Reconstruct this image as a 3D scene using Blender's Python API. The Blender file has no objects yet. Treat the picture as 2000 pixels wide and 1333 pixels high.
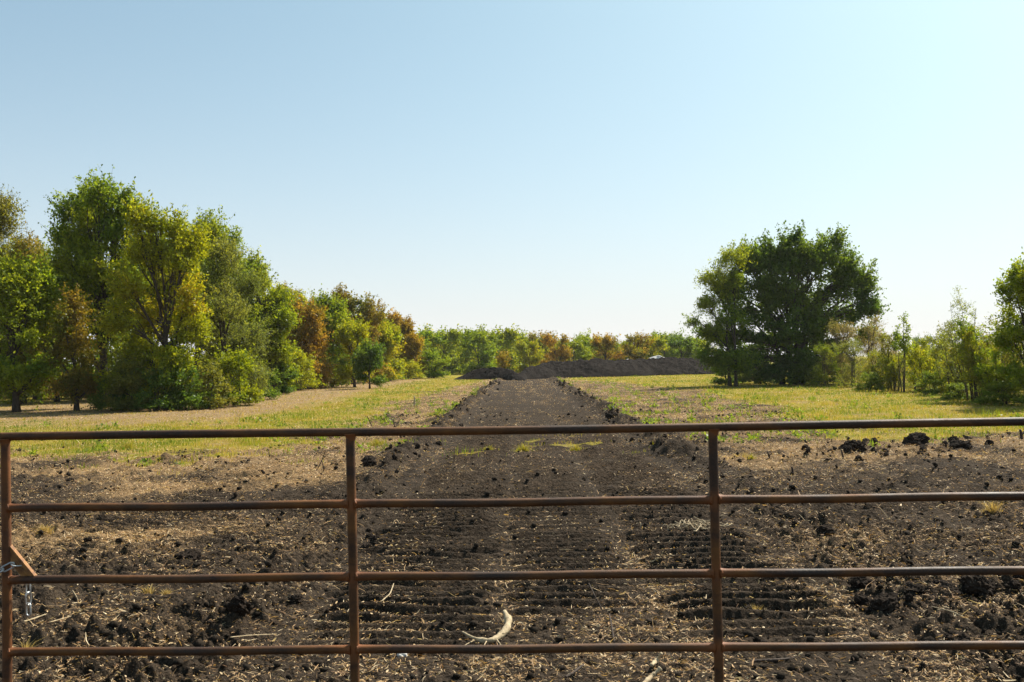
import bpy, bmesh, math, random
import numpy as np
from mathutils import Vector, Matrix, noise as mnoise

# ------------------------------------------------------------------ camera, sky, sun, exposure
SC = bpy.context.scene
COL = SC.collection
R = math.radians
EYE = 1.54
cam_d = bpy.data.cameras.new("camera")
cam = bpy.data.objects.new("camera", cam_d)
COL.objects.link(cam)
cam_d.sensor_width = 36.0
cam_d.lens = 36.0
cam_d.clip_start = 0.05
cam_d.clip_end = 8000
cam_d.dof.use_dof = True
cam_d.dof.focus_distance = 14.0
cam_d.dof.aperture_fstop = 9.0
CAM_M = (Matrix.Translation((0, 0, EYE)) @ Matrix.Rotation(R(90 + 1.10), 4, 'X')
         @ Matrix.Rotation(R(-0.98), 4, 'Z'))
cam.matrix_world = CAM_M
SC.camera = cam

SUN_AZ, SUN_EL = 46.0, 47.0
sv = Vector((math.sin(R(SUN_AZ)) * math.cos(R(SUN_EL)),
             math.cos(R(SUN_AZ)) * math.cos(R(SUN_EL)), math.sin(R(SUN_EL))))
W = bpy.data.worlds.new("World")
SC.world = W
W.use_nodes = True
wn = W.node_tree
bg = wn.nodes["Background"]
sky = wn.nodes.new("ShaderNodeTexSky")
sky.sky_type = 'NISHITA'
sky.sun_disc = False
sky.sun_elevation = R(SUN_EL)
sky.sun_rotation = R(SUN_AZ)
sky.altitude = 100
sky.air_density = 0.6
sky.dust_density = 2.6
sky.ozone_density = 4.0
# thin pale haze low over the horizon
SKY_GAMMA, SKY_TINT, HAZE_COL, HAZE_K = 0.7, (1.40, 1.80, 1.64), (5.9, 5.75, 5.7), 7.5
gm_ = wn.nodes.new("ShaderNodeGamma"); gm_.inputs[1].default_value = SKY_GAMMA
wn.links.new(sky.outputs[0], gm_.inputs[0])
tn_ = wn.nodes.new("ShaderNodeMix"); tn_.data_type = 'RGBA'; tn_.blend_type = 'MULTIPLY'; tn_.inputs[0].default_value = 1.0
tn_.clamp_result = False
wn.links.new(gm_.outputs[0], tn_.inputs[6]); tn_.inputs[7].default_value = (*SKY_TINT, 1)
tcw = wn.nodes.new("ShaderNodeTexCoord"); sx_ = wn.nodes.new("ShaderNodeSeparateXYZ")
wn.links.new(tcw.outputs["Generated"], sx_.inputs[0])
mk_ = wn.nodes.new("ShaderNodeMath"); mk_.operation = 'MAXIMUM'; mk_.inputs[1].default_value = 0.0
wn.links.new(sx_.outputs[2], mk_.inputs[0])
ml_ = wn.nodes.new("ShaderNodeMath"); ml_.operation = 'MULTIPLY'; ml_.inputs[1].default_value = -HAZE_K
wn.links.new(mk_.outputs[0], ml_.inputs[0])
ex_ = wn.nodes.new("ShaderNodeMath"); ex_.operation = 'EXPONENT'
wn.links.new(ml_.outputs[0], ex_.inputs[0])
hm_ = wn.nodes.new("ShaderNodeMix"); hm_.data_type = 'RGBA'
wn.links.new(ex_.outputs[0], hm_.inputs[0]); wn.links.new(tn_.outputs[2], hm_.inputs[6]); hm_.inputs[7].default_value = (*HAZE_COL, 1)
wn.links.new(hm_.outputs[2], bg.inputs[0])
bg.inputs[1].default_value = 0.09
sl = bpy.data.lights.new("sun", 'SUN')
sl.energy = 5.0
sl.angle = R(0.5)
sl.color = (1.0, 0.93, 0.82)
so = bpy.data.objects.new("sun", sl)
COL.objects.link(so)
so.rotation_euler = sv.to_track_quat('Z', 'Y').to_euler()
SC.view_settings.view_transform = 'Standard'
SC.view_settings.look = 'None'
SC.view_settings.gamma = 1.0
SC.view_settings.exposure = 0.9
SC.cycles.use_denoising = True
SC.cycles.max_bounces = 12
SC.cycles.diffuse_bounces = 6
SC.cycles.transmission_bounces = 8
SC.cycles.transparent_max_bounces = 8


# ------------------------------------------------------------------ helpers
def ray(px, py):
    """world direction through a photograph pixel (2000 wide)"""
    v = Vector(((px - 1000) / 2000.0, -(py - 666.5) / 2000.0, -1.0))
    return (CAM_M.to_3x3() @ v)


def at(px, py, z=0.0):
    d = ray(px, py)
    t = (z - EYE) / d.z
    return Vector((d.x * t, d.y * t, z))


def at_y(px, py, Y):
    d = ray(px, py)
    t = Y / d.y
    return Vector((d.x * t, Y, EYE + d.z * t))


def tag(o, label=None, cat=None, group=None, kind=None):
    if label: o["label"] = label
    if cat: o["category"] = cat
    if group: o["group"] = group
    if kind: o["kind"] = kind
    return o


def empty(name, loc, rz=0.0):
    o = bpy.data.objects.new(name, None)
    o.location = loc
    o.rotation_euler = (0, 0, rz)
    o.empty_display_size = 0.2
    COL.objects.link(o)
    return o


def mk_mesh(name, V, F, attrs=None, smooth=False):
    """V (n,3), F list of int arrays (m,k) of one polygon size each (or one array); attrs: name -> (domain, array)"""
    me = bpy.data.meshes.new(name)
    V = np.asarray(V, dtype=np.float32)
    Fs = F if isinstance(F, list) else [F]
    Fs = [np.asarray(f, dtype=np.int32) for f in Fs if len(f)]
    me.vertices.add(len(V))
    me.vertices.foreach_set("co", V.ravel())
    nl = sum(f.size for f in Fs)
    npoly = sum(len(f) for f in Fs)
    me.loops.add(nl)
    me.loops.foreach_set("vertex_index", np.concatenate([f.ravel() for f in Fs]))
    tot = np.concatenate([np.full(len(f), f.shape[1], dtype=np.int32) for f in Fs])
    st = np.concatenate([[0], np.cumsum(tot)[:-1]]).astype(np.int32)
    me.polygons.add(npoly)
    me.polygons.foreach_set("loop_start", st)
    me.polygons.foreach_set("loop_total", tot)
    if smooth:
        me.polygons.foreach_set("use_smooth", np.ones(npoly, dtype=bool))
    me.update(calc_edges=True)
    for k, (dom, arr) in (attrs or {}).items():
        a = me.attributes.new(k, 'FLOAT', dom)
        a.data.foreach_set("value", np.asarray(arr, dtype=np.float32))
    return me


def put(name, me, mat, parent=None, loc=None, rot=None, scale=None):
    o = bpy.data.objects.new(name, me)
    COL.objects.link(o)
    if mat is not None and not me.materials:
        me.materials.append(mat)
    if parent: o.parent = parent
    if loc is not None: o.location = loc
    if rot is not None: o.rotation_euler = rot
    if scale is not None: o.scale = scale
    return o


class Geo:
    """collects quads/tris for one mesh"""
    def __init__(s):
        s.V, s.Q, s.T, s.A, s.n = [], [], [], [], 0

    def add(s, V, Q=None, T=None, a=None):
        V = np.asarray(V, float)
        if Q is not None and len(Q): s.Q.append(np.asarray(Q) + s.n)
        if T is not None and len(T): s.T.append(np.asarray(T) + s.n)
        s.V.append(V)
        s.A.append(np.zeros(len(V)) if a is None else np.broadcast_to(np.asarray(a, float), (len(V),)))
        s.n += len(V)

    def tube(s, P, rad, sides=6, caps=True, a=None):
        P = np.asarray(P, float)
        n = len(P)
        rad = np.broadcast_to(np.asarray(rad, float), (n,))
        T = np.gradient(P, axis=0)
        T /= np.linalg.norm(T, axis=1)[:, None] + 1e-9
        ref = np.array([0, 0, 1.0]) if abs(T[:, 2]).mean() < 0.8 else np.array([1.0, 0, 0])
        U = np.cross(T, ref)
        U /= np.linalg.norm(U, axis=1)[:, None] + 1e-9
        Wv = np.cross(T, U)
        ang = np.arange(sides) / sides * 2 * math.pi
        V = (P[:, None, :] + rad[:, None, None] * (np.cos(ang)[None, :, None] * U[:, None, :]
             + np.sin(ang)[None, :, None] * Wv[:, None, :])).reshape(-1, 3)
        i = np.arange(n - 1)[:, None] * sides
        j = np.arange(sides)[None, :]
        j2 = (j + 1) % sides
        Q = np.stack([i + j, i + j2, i + sides + j2, i + sides + j], -1).reshape(-1, 4)
        Ts = None
        aa = None if a is None else np.repeat(np.broadcast_to(np.asarray(a, float), (n,)), sides)
        if caps:
            V = np.vstack([V, P[0], P[-1]])
            k = n * sides
            jj = np.arange(sides)
            Ts = np.vstack([np.stack([np.full(sides, k), (jj + 1) % sides, jj], -1),
                            np.stack([np.full(sides, k + 1), (n - 1) * sides + jj, (n - 1) * sides + (jj + 1) % sides], -1)])
            if aa is not None:
                aa = np.concatenate([aa, [aa[0], aa[-1]]])
        s.add(V, Q, Ts, aa)

    def mesh(s, name, attr=None, smooth=True):
        V = np.vstack(s.V)
        F = []
        if s.Q: F.append(np.vstack(s.Q))
        if s.T: F.append(np.vstack(s.T))
        return mk_mesh(name, V, F, {attr: ('POINT', np.concatenate(s.A))} if attr else None, smooth)


# ---- noise
class Perlin:
    def __init__(s, seed):
        r = np.random.RandomState(seed)
        s.p = np.tile(r.permutation(512), 2).astype(np.int64)
        a = r.rand(512) * 2 * math.pi
        s.gx, s.gy = np.cos(a), np.sin(a)

    def __call__(s, x, y):
        x = np.asarray(x, float); y = np.asarray(y, float)
        xi = np.floor(x).astype(np.int64); yi = np.floor(y).astype(np.int64)
        fx = x - xi; fy = y - yi
        u = fx * fx * fx * (fx * (fx * 6 - 15) + 10); v = fy * fy * fy * (fy * (fy * 6 - 15) + 10)
        def g(ix, iy, dx, dy):
            h = s.p[s.p[ix & 511] + (iy & 511)] & 511
            return s.gx[h] * dx + s.gy[h] * dy
        a = g(xi, yi, fx, fy); b = g(xi + 1, yi, fx - 1, fy)
        c = g(xi, yi + 1, fx, fy - 1); d = g(xi + 1, yi + 1, fx - 1, fy - 1)
        return ((a + u * (b - a)) + v * ((c + u * (d - c)) - (a + u * (b - a)))) * 1.5


PN = [Perlin(100 + i) for i in range(12)]


def sm(a, b, x):
    t = np.clip((x - a) / (b - a), 0, 1)
    return t * t * (3 - 2 * t)


def xc(y):
    """centre line of the dirt track"""
    return 0.27 + 0.0098 * np.asarray(y, float)


TRACK_HALF = 1.88


def masks(x, y):
    """grass 0..1, straw litter 0..1, dry tan 0..1, weeds 0..1"""
    x = np.asarray(x, float); y = np.asarray(y, float)
    u = x - xc(y)
    n1 = PN[0](x / 3.1, y / 3.1) + 0.5 * PN[1](x / 1.1, y / 1.1)
    n2 = PN[2](x / 1.7, y / 1.7) + 0.6 * PN[3](x / 0.55, y / 0.55)
    left = u < 0
    edge = np.where(left, 18.3, 18.6) + 3.0 * n1
    g = sm(-2.0, 2.5, y - edge)
    g = np.where(left, np.maximum(g, 0.75 * sm(14.0, 16.5, y + 2 * n1) * sm(-0.1, 0.5, n2)), g)
    au = np.abs(u)
    stripw = np.where(left, np.interp(y, [18, 30, 45, 60, 80], [1.2, 1.8, 2.2, 1.6, 0.5]),
                      np.interp(y, [17, 24, 34, 48, 66, 78], [2.0, 3.4, 4.4, 4.8, 3.6, 0.3]))
    off = sm(0.0, 1.6, au - TRACK_HALF - 0.25 - stripw + 0.9 * n1)
    weed_strip = (1 - off) * sm(0.0, 0.3, au - TRACK_HALF - 0.2) * sm(17, 21, y)
    g = g * np.maximum(off, 0.5 * sm(0.15, 0.6, n2) * sm(0.1, 0.5, au - TRACK_HALF - 0.2))
    track = (1 - sm(-0.1, 0.15, au - TRACK_HALF)) * (1 - sm(86, 90, y))
    g = np.where(track > 0.5, 0.75 * sm(0.25, 0.7, n2) * sm(15.5, 17.5, y) * (1 - sm(20, 22, y)) * sm(2.1, 1.2, au), g)
    dry = np.where(left, sm(-6.6, -9.0, x + 0.8 * n1) * sm(25, 31, y + 2 * n1) * sm(-24, -19, x) * sm(110, 85, y), 0.0)
    dry = np.maximum(dry, 0.5 * sm(0.3, 0.8, n2) * g)
    s = 0.34 + 0.22 * n1
    s = np.where(left & (track < 0.5), np.maximum(s, 1.0 * sm(10.8, 14.2, y + 2.0 * n1)), s)
    s = np.where((~left) & (track < 0.5), np.maximum(s, 0.8 * sm(11.5, 14.5, y + 2.0 * n1)), s)
    s = np.maximum(s, 0.95 * np.exp(-((x + 3.7) / 1.3) ** 2 - ((y - 8.9) / 1.4) ** 2) + 0.3 * n2 * np.exp(-((x + 3.7) / 1.3) ** 2 - ((y - 8.9) / 1.4) ** 2))
    s = np.maximum(s, 0.8 * np.exp(-((x - 1.75) / 0.55) ** 2 - ((y - 6.4) / 0.8) ** 2))
    s = np.maximum(s, 0.7 * np.exp(-((x + 0.4) / 1.2) ** 2 - ((y - 7.2) / 0.5) ** 2))
    streak = 0.5 + 0.9 * PN[6](u / 0.5, y / 4.5) + 0.6 * PN[7](x / 1.6, y / 2.2)
    s = np.where(track > 0.5, s * np.clip(streak, 0.12, 1.5), s * np.clip(0.85 + .8 * PN[7](x / 1.3, y / 1.3), .35, 1.3))
    s = s * np.where((au < 1.7) & (y > 6.5) & (y < 40), .72, 1.0)
    s = s * (1 - .85 * np.exp(-((au - 2.2) / .38) ** 2) * sm(11, 14, y))
    return np.clip(g, 0, 1), np.clip(s, 0, 1), np.clip(dry, 0, 1), np.clip(weed_strip, 0, 1)


def height(x, y, sp=0.0):
    """ground height; sp = sampling distance (finer noise fades out)"""
    x = np.asarray(x, float); y = np.asarray(y, float)
    d = np.hypot(x, y)
    g, s, dry, wd = masks(x, y)
    u = x - xc(y); au = np.abs(u)
    soil = 1 - g
    def keep(wl):
        return np.clip(wl / (1.6 * sp + 1e-6) - 0.5, 0, 1) if np.ndim(sp) or sp > 0 else 1.0
    z = 0.05 * PN[4](x / 5.5, y / 5.5) * sm(90, 40, d) + 0.02 * PN[5](x / 1.6, y / 1.6) * sm(70, 30, d)
    intrack = (1 - sm(-0.25, 0.1, au - TRACK_HALF)) * (1 - sm(85, 90, y))
    # tilled soil: clods
    LANES = ((-1.02, 0.52, 0.03, 0.205, 0.088, 5.8, 60, 0.0), (1.12, 0.50, -0.04, 0.205, 0.095, 5.8, 60, 0.07),
             (0.02, 0.45, 0.06, 0.205, 0.060, 6.5, 60, 0.11), (-4.0, 0.5, 0.22, 0.2, 0.045, 9, 16, 0.05),
             (-2.75, 0.42, 0.10, 0.2, 0.035, 6.5, 14, 0.02), (3.3, 0.6, -0.12, 0.2, 0.045, 7.6, 12.5, 0.02),
             (5.0, 0.6, -0.16, 0.2, 0.045, 7.6, 12.5, 0.1))
    lane_e = 0.0
    for (c, hw, a_, p_, am_, y0, y1, ph_) in LANES:
        lane_e = np.maximum(lane_e, (1 - sm(hw - 0.16, hw + 0.12, np.abs(u - c) + .16 * PN[9](x / .5, y / .35))) * sm(y0 - .6, y0, y) * (1 - sm(y1, y1 + 2, y)))
    rough = soil * (1 - 0.68 * intrack) * (1 - 0.62 * lane_e) * sm(120, 60, d)
    cl = PN[6](x / 0.21, y / 0.21)
    z = z + rough * 0.095 * np.clip(cl - 0.05, 0, 1) ** 1.2 * keep(0.21)
    z = z + rough * 0.050 * (np.abs(PN[3](x / 0.5, y / 0.5)) - 0.2) * keep(0.5)
    z = z + rough * 0.050 * np.abs(PN[7](x / 0.12, y / 0.12)) * keep(0.12)
    z = z + rough * 0.044 * PN[8](x / 0.06, y / 0.06) * keep(0.06)
    z = z + rough * 0.026 * PN[9](x / 0.032, y / 0.032) * keep(0.032)
    patch = sm(0.05, 0.5, PN[10](x / 1.3, y / 1.3))
    z = z + (1 - intrack) * soil * patch * sm(60, 30, d) * (0.10 * np.clip(PN[11](x / 0.33, y / 0.33), 0, 1))
    # crawler cleat marks
    wob = 0.05 * PN[0](x / 1.8, y / 3.0) + 0.022 * PN[1](x / 0.4, y / 0.5)
    def lane(c, hw, ang, per, amp, y0, y1, ph=0.0):
        e = (1 - sm(hw - 0.16, hw + 0.12, np.abs(u - c) + .16 * PN[9](x / .5, y / .35))) * sm(y0 - .6, y0, y) * (1 - sm(y1, y1 + 2, y))
        p = (y + ang * (u - c) + wob + ph) / per
        f = p - np.floor(p)
        prof = sm(0.0, 0.16, f) * (1 - sm(0.26, 0.70, f))
        wear = 0.45 + 0.55 * sm(-0.4, 0.2, PN[2](x / 0.9 + 7, y / 0.9))
        return amp * e * wear * (prof - 0.35), e
    zz = 0
    for args in LANES:
        zl, e = lane(*args)
        zz = zz + zl
    z = z + zz * keep(0.2) * sm(75, 45, d)
    # windrows of bladed soil along the track
    for sd, y0, y1, hh in ((-1, 13.5, 84, 0.23), (1, 12.5, 86, 0.23)):
        c = sd * (TRACK_HALF + 0.30 + 0.22 * PN[3](y / 3.1, sd * 5.0 + 0 * y) + 0.08 * PN[4](y / .9, sd * 2.0 + 0 * y))
        w = 0.26 + 0.07 * PN[4](y / 1.1, sd * 9.0 + 0 * y)
        prof = np.exp(-((u - c) / w) ** 2)
        lump = 0.45 + 0.55 * np.clip(0.5 + PN[5](x / 0.42, y / 0.42), 0, 1) + 0.35 * PN[6](x / 0.2, y / 0.2)
        strength = np.clip(0.75 + 0.6 * PN[7](y / 3.5, sd * 3.0 + 0 * y), 0.25, 1.2)
        z = z + hh * prof * lump * strength * sm(y0, y0 + 4, y) * (1 - sm(y1, y1 + 3, y))
    z = z - 0.03 * intrack * sm(10, 20, y) * (1 - sm(80, 90, y))
    return z


def hz(x, y):
    return float(height(np.array([x]), np.array([y]))[0])


# ------------------------------------------------------------------ materials
def new_mat(name):
    m = bpy.data.materials.new(name)
    m.use_nodes = True
    nt = m.node_tree
    for n in list(nt.nodes): nt.nodes.remove(n)
    out = nt.nodes.new("ShaderNodeOutputMaterial")
    return m, nt, out


def nd(nt, t, **kw):
    n = nt.nodes.new(t)
    for k, v in kw.items(): setattr(n, k, v)
    return n


def mixc(nt, fac, a, b, mode='MIX'):
    n = nt.nodes.new("ShaderNodeMix")
    n.data_type = 'RGBA'; n.blend_type = mode; n.clamp_factor = True
    def s(sock, v):
        if hasattr(v, "links") or isinstance(v, bpy.types.NodeSocket): nt.links.new(v, sock)
        else: sock.default_value = v if isinstance(v, (int, float)) else (*v, 1.0)
    s(n.inputs[0], fac); s(n.inputs[6], a); s(n.inputs[7], b)
    return n.outputs[2]


def math_(nt, op, a, b=None, c=None):
    n = nt.nodes.new("ShaderNodeMath"); n.operation = op
    for i, v in enumerate((a, b, c)):
        if v is None: continue
        if isinstance(v, bpy.types.NodeSocket): nt.links.new(v, n.inputs[i])
        else: n.inputs[i].default_value = v
    return n.outputs[0]


def maprange(nt, v, a, b, c=0.0, d=1.0):
    n = nt.nodes.new("ShaderNodeMapRange")
    nt.links.new(v, n.inputs[0])
    for i, q in enumerate((a, b, c, d)): n.inputs[i + 1].default_value = q
    return n.outputs[0]


def noise_(nt, vec, scale, detail=4, rough=0.55, dist=0.0):
    n = nt.nodes.new("ShaderNodeTexNoise")
    n.inputs["Scale"].default_value = scale
    n.inputs["Detail"].default_value = detail
    n.inputs["Roughness"].default_value = rough
    n.inputs["Distortion"].default_value = dist
    if vec is not None: nt.links.new(vec, n.inputs["Vector"])
    return n.outputs[0]


def attr(nt, name):
    n = nt.nodes.new("ShaderNodeAttribute"); n.attribute_name = name
    return n.outputs["Fac"]


def bump(nt, h, strength, dist):
    n = nt.nodes.new("ShaderNodeBump")
    n.inputs["Strength"].default_value = strength
    n.inputs["Distance"].default_value = dist
    nt.links.new(h, n.inputs["Height"])
    return n.outputs[0]


def leaf_mat(name, A, B, trans=0.45, C=None, gloss=0.012):
    """A..B by the leaf's own hue attribute; thin sheet that lets light through"""
    m, nt, out = new_mat(name)
    col = mixc(nt, attr(nt, "hue"), A, B)
    if C is not None:
        col = mixc(nt, maprange(nt, attr(nt, "hue"), 0.80, 1.0), col, C)
    hsv = nd(nt, "ShaderNodeHueSaturation")
    nt.links.new(col, hsv.inputs["Color"])
    nt.links.new(attr(nt, "val"), hsv.inputs["Value"])
    col = hsv.outputs[0]
    dif = nd(nt, "ShaderNodeBsdfDiffuse"); nt.links.new(col, dif.inputs[0])
    tr = nd(nt, "ShaderNodeBsdfTranslucent")
    tc = mixc(nt, 1.0, col, (1.55, 1.35, 0.55), 'MULTIPLY'); nt.links.new(tc, tr.inputs[0])
    mx = nd(nt, "ShaderNodeMixShader"); mx.inputs[0].default_value = trans
    nt.links.new(dif.outputs[0], mx.inputs[1]); nt.links.new(tr.outputs[0], mx.inputs[2])
    gl = nd(nt, "ShaderNodeBsdfGlossy"); gl.inputs["Roughness"].default_value = 0.42
    gl.inputs[0].default_value = (0.9, 0.95, 1.0, 1)
    m2 = nd(nt, "ShaderNodeMixShader"); m2.inputs[0].default_value = gloss
    nt.links.new(mx.outputs[0], m2.inputs[1]); nt.links.new(gl.outputs[0], m2.inputs[2])
    nt.links.new(m2.outputs[0], out.inputs[0])
    return m


def ground_mat():
    m, nt, out = new_mat("tilled_earth_and_grass")
    geo = nd(nt, "ShaderNodeNewGeometry")
    pos = geo.outputs["Position"]
    big = noise_(nt, pos, 0.55, 5)
    mid = noise_(nt, pos, 6.0, 5, 0.6)
    fine = noise_(nt, pos, 45.0, 4, 0.65)
    soil = mixc(nt, maprange(nt, mid, 0.35, 0.68), (0.019, 0.014, 0.0098), (0.060, 0.044, 0.0305))
    soil = mixc(nt, maprange(nt, fine, 0.45, 0.75), soil, (0.090, 0.066, 0.046))
    soil = mixc(nt, maprange(nt, big, 0.5, 0.75, 0, 0.35), soil, (0.090, 0.066, 0.046))
    # straw crumbs bedded in the soil
    st = noise_(nt, pos, 70.0, 2, 0.5, 1.5)
    st2 = noise_(nt, pos, 4.0, 6, 0.75)
    s_at = attr(nt, "straw")
    thr = math_(nt, 'SUBTRACT', 0.66, math_(nt, 'MULTIPLY', s_at, 0.28))
    sm_ = math_(nt, 'MULTIPLY', math_(nt, 'SUBTRACT', math_(nt, 'ADD', math_(nt, 'MULTIPLY', st, 0.65), math_(nt, 'MULTIPLY', st2, 0.35)), thr), 14.0)
    sm_ = maprange(nt, sm_, 0.0, 1.0)
    strawc = mixc(nt, fine, (0.16, 0.10, 0.050), (0.40, 0.265, 0.135))
    col = mixc(nt, math_(nt, 'MULTIPLY', sm_, 0.8), soil, strawc)
    # far litter reads as a tan cast
    # grass floor
    g1 = noise_(nt, pos, 1.3, 4, 0.6)
    g2 = noise_(nt, pos, 16.0, 4, 0.65)
    grass = mixc(nt, maprange(nt, g1, 0.35, 0.65), (0.215, 0.20, 0.020), (0.34, 0.25, 0.045))
    grass = mixc(nt, maprange(nt, g2, 0.52, 0.75), grass, (0.070, 0.062, 0.026))
    tan = mixc(nt, g2, (0.20, 0.135, 0.068), (0.36, 0.25, 0.135))
    grass = mixc(nt, attr(nt, "dry"), grass, tan)
    gm = maprange(nt, math_(nt, 'ADD', attr(nt, "grass"), math_(nt, 'MULTIPLY', math_(nt, 'SUBTRACT', g2, 0.5), 0.9)), 0.35, 0.65)
    col = mixc(nt, gm, col, grass)
    b = nd(nt, "ShaderNodeBsdfPrincipled")
    nt.links.new(col, b.inputs["Base Color"])
    b.inputs["Roughness"].default_value = 0.92
    b.inputs["Specular IOR Level"].default_value = 0.04
    h = math_(nt, 'ADD', fine, math_(nt, 'MULTIPLY', noise_(nt, pos, 18.0, 4, 0.6), 1.4))
    nt.links.new(bump(nt, h, 1.0, 0.045), b.inputs["Normal"])
    nt.links.new(b.outputs[0], out.inputs[0])
    return m


def soil_mat(name, dark, light, sc=6.0):
    m, nt, out = new_mat(name)
    tc = nd(nt, "ShaderNodeNewGeometry").outputs["Position"]
    a = noise_(nt, tc, sc, 5, 0.65)
    f = noise_(nt, tc, sc * 8, 4, 0.65)
    col = mixc(nt, maprange(nt, a, 0.35, 0.7), dark, light)
    col = mixc(nt, maprange(nt, f, 0.62, 0.74, 0, 0.6), col, tuple(c * 2.2 for c in light))
    b = nd(nt, "ShaderNodeBsdfPrincipled")
    nt.links.new(col, b.inputs["Base Color"])
    b.inputs["Roughness"].default_value = 0.95
    b.inputs["Specular IOR Level"].default_value = 0.03
    nt.links.new(bump(nt, math_(nt, 'ADD', f, math_(nt, 'MULTIPLY', a, 2.0)), 0.9, 0.12 / sc), b.inputs["Normal"])
    nt.links.new(b.outputs[0], out.inputs[0])
    return m


def wood_mat(name, A, B, sc=14.0, rough=0.8):
    m, nt, out = new_mat(name)
    tc = nd(nt, "ShaderNodeNewGeometry").outputs["Position"]
    mp = nd(nt, "ShaderNodeMapping"); mp.inputs["Scale"].default_value = (1, 1, 0.3)
    nt.links.new(tc, mp.inputs[0])
    a = noise_(nt, mp.outputs[0], sc, 6, 0.65, 0.4)
    col = mixc(nt, maprange(nt, a, 0.32, 0.68), A, B)
    b = nd(nt, "ShaderNodeBsdfPrincipled")
    nt.links.new(col, b.inputs["Base Color"])
    b.inputs["Roughness"].default_value = rough
    b.inputs["Specular IOR Level"].default_value = 0.2
    nt.links.new(bump(nt, a, 0.7, 0.25 / sc), b.inputs["Normal"])
    nt.links.new(b.outputs[0], out.inputs[0])
    return m


def piece_mat(name, stops, trans=0.25, rough=0.7):
    """colour picked per piece from a ramp by the piece's own 'hue'"""
    m, nt, out = new_mat(name)
    rp = nd(nt, "ShaderNodeValToRGB")
    el = rp.color_ramp.elements
    el[0].position, el[0].color = stops[0][0], (*stops[0][1], 1)
    el[1].position, el[1].color = stops[-1][0], (*stops[-1][1], 1)
    for p, c in stops[1:-1]:
        e = el.new(p); e.color = (*c, 1)
    nt.links.new(attr(nt, "hue"), rp.inputs[0])
    dif = nd(nt, "ShaderNodeBsdfPrincipled"); nt.links.new(rp.outputs[0], dif.inputs["Base Color"])
    dif.inputs["Roughness"].default_value = rough
    dif.inputs["Specular IOR Level"].default_value = 0.3
    tr = nd(nt, "ShaderNodeBsdfTranslucent"); nt.links.new(mixc(nt, 1.0, rp.outputs[0], (1.35, 1.25, 0.7), 'MULTIPLY'), tr.inputs[0])
    mx = nd(nt, "ShaderNodeMixShader"); mx.inputs[0].default_value = trans
    nt.links.new(dif.outputs[0], mx.inputs[1]); nt.links.new(tr.outputs[0], mx.inputs[2])
    nt.links.new(mx.outputs[0], out.inputs[0])
    return m


def rust_mat():
    m, nt, out = new_mat("rusty_pipe_steel")
    tc = nd(nt, "ShaderNodeNewGeometry").outputs["Position"]
    mp = nd(nt, "ShaderNodeMapping"); mp.inputs["Scale"].default_value = (0.35, 1, 1)
    nt.links.new(tc, mp.inputs[0])
    a = noise_(nt, mp.outputs[0], 16.0, 6, 0.65, 0.3)
    a2 = noise_(nt, tc, 3.2, 3, 0.5)
    f = noise_(nt, tc, 160.0, 3, 0.6)
    col = mixc(nt, maprange(nt, a, 0.35, 0.65), (0.034, 0.014, 0.006), (0.175, 0.068, 0.014))
    col = mixc(nt, maprange(nt, a2, 0.45, 0.62, 0, 0.85), col, (0.032, 0.019, 0.012))
    col = mixc(nt, maprange(nt, f, 0.5, 0.8, 0, 0.5), col, (0.16, 0.062, 0.022))
    rr = math_(nt, 'MULTIPLY', attr(nt, "rust"), maprange(nt, a, 0.25, 0.55, 0.25, 1.0))
    col = mixc(nt, rr, col, (0.23, 0.075, 0.02))
    b = nd(nt, "ShaderNodeBsdfPrincipled")
    nt.links.new(col, b.inputs["Base Color"])
    nt.links.new(maprange(nt, a, 0.3, 0.7, 0.48, 0.75), b.inputs["Roughness"])
    b.inputs["Metallic"].default_value = 0.0
    b.inputs["Specular IOR Level"].default_value = 0.32
    nt.links.new(bump(nt, math_(nt, 'ADD', f, math_(nt, 'MULTIPLY', a, 1.5)), 0.35, 0.0022), b.inputs["Normal"])
    nt.links.new(b.outputs[0], out.inputs[0])
    return m


def plain_mat(name, A, B, sc, rough=0.6, metal=0.0, bd=0.004):
    m, nt, out = new_mat(name)
    tc = nd(nt, "ShaderNodeNewGeometry").outputs["Position"]
    a = noise_(nt, tc, sc, 5, 0.6)
    b = nd(nt, "ShaderNodeBsdfPrincipled")
    nt.links.new(mixc(nt, maprange(nt, a, 0.35, 0.65), A, B), b.inputs["Base Color"])
    b.inputs["Roughness"].default_value = rough
    b.inputs["Metallic"].default_value = metal
    nt.links.new(bump(nt, a, 0.5, bd), b.inputs["Normal"])
    nt.links.new(b.outputs[0], out.inputs[0])
    return m


M_GROUND = ground_mat()
M_CLOD = soil_mat("black_clay_clod", (0.016, 0.012, 0.010), (0.050, 0.037, 0.027), 12.0)
M_CRUMB = soil_mat("soil_crumb", (0.014, 0.011, 0.008), (0.050, 0.038, 0.028), 30.0)
M_PILE = soil_mat("stockpiled_black_soil", (0.010, 0.008, 0.007), (0.030, 0.024, 0.020), 2.2)
M_BARK = wood_mat("bark", (0.030, 0.023, 0.017), (0.085, 0.068, 0.052))
M_BARK_PALE = wood_mat("pale_bark", (0.07, 0.055, 0.042), (0.16, 0.13, 0.10))
M_STICK = wood_mat("weathered_stick", (0.26, 0.19, 0.11), (0.50, 0.40, 0.25), 40.0)
M_STICKD = wood_mat("dark_stick", (0.03, 0.022, 0.017), (0.075, 0.05, 0.035), 40.0)
M_RUST = rust_mat()
M_PLATE = plain_mat("orange_rust_plate", (0.15, 0.060, 0.018), (0.40, 0.185, 0.045), 45.0, 0.75, 0.0, 0.001)
M_ZINC = plain_mat("galvanised_steel", (0.42, 0.43, 0.42), (0.62, 0.63, 0.61), 60.0, 0.38, 0.85, 0.0006)
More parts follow.
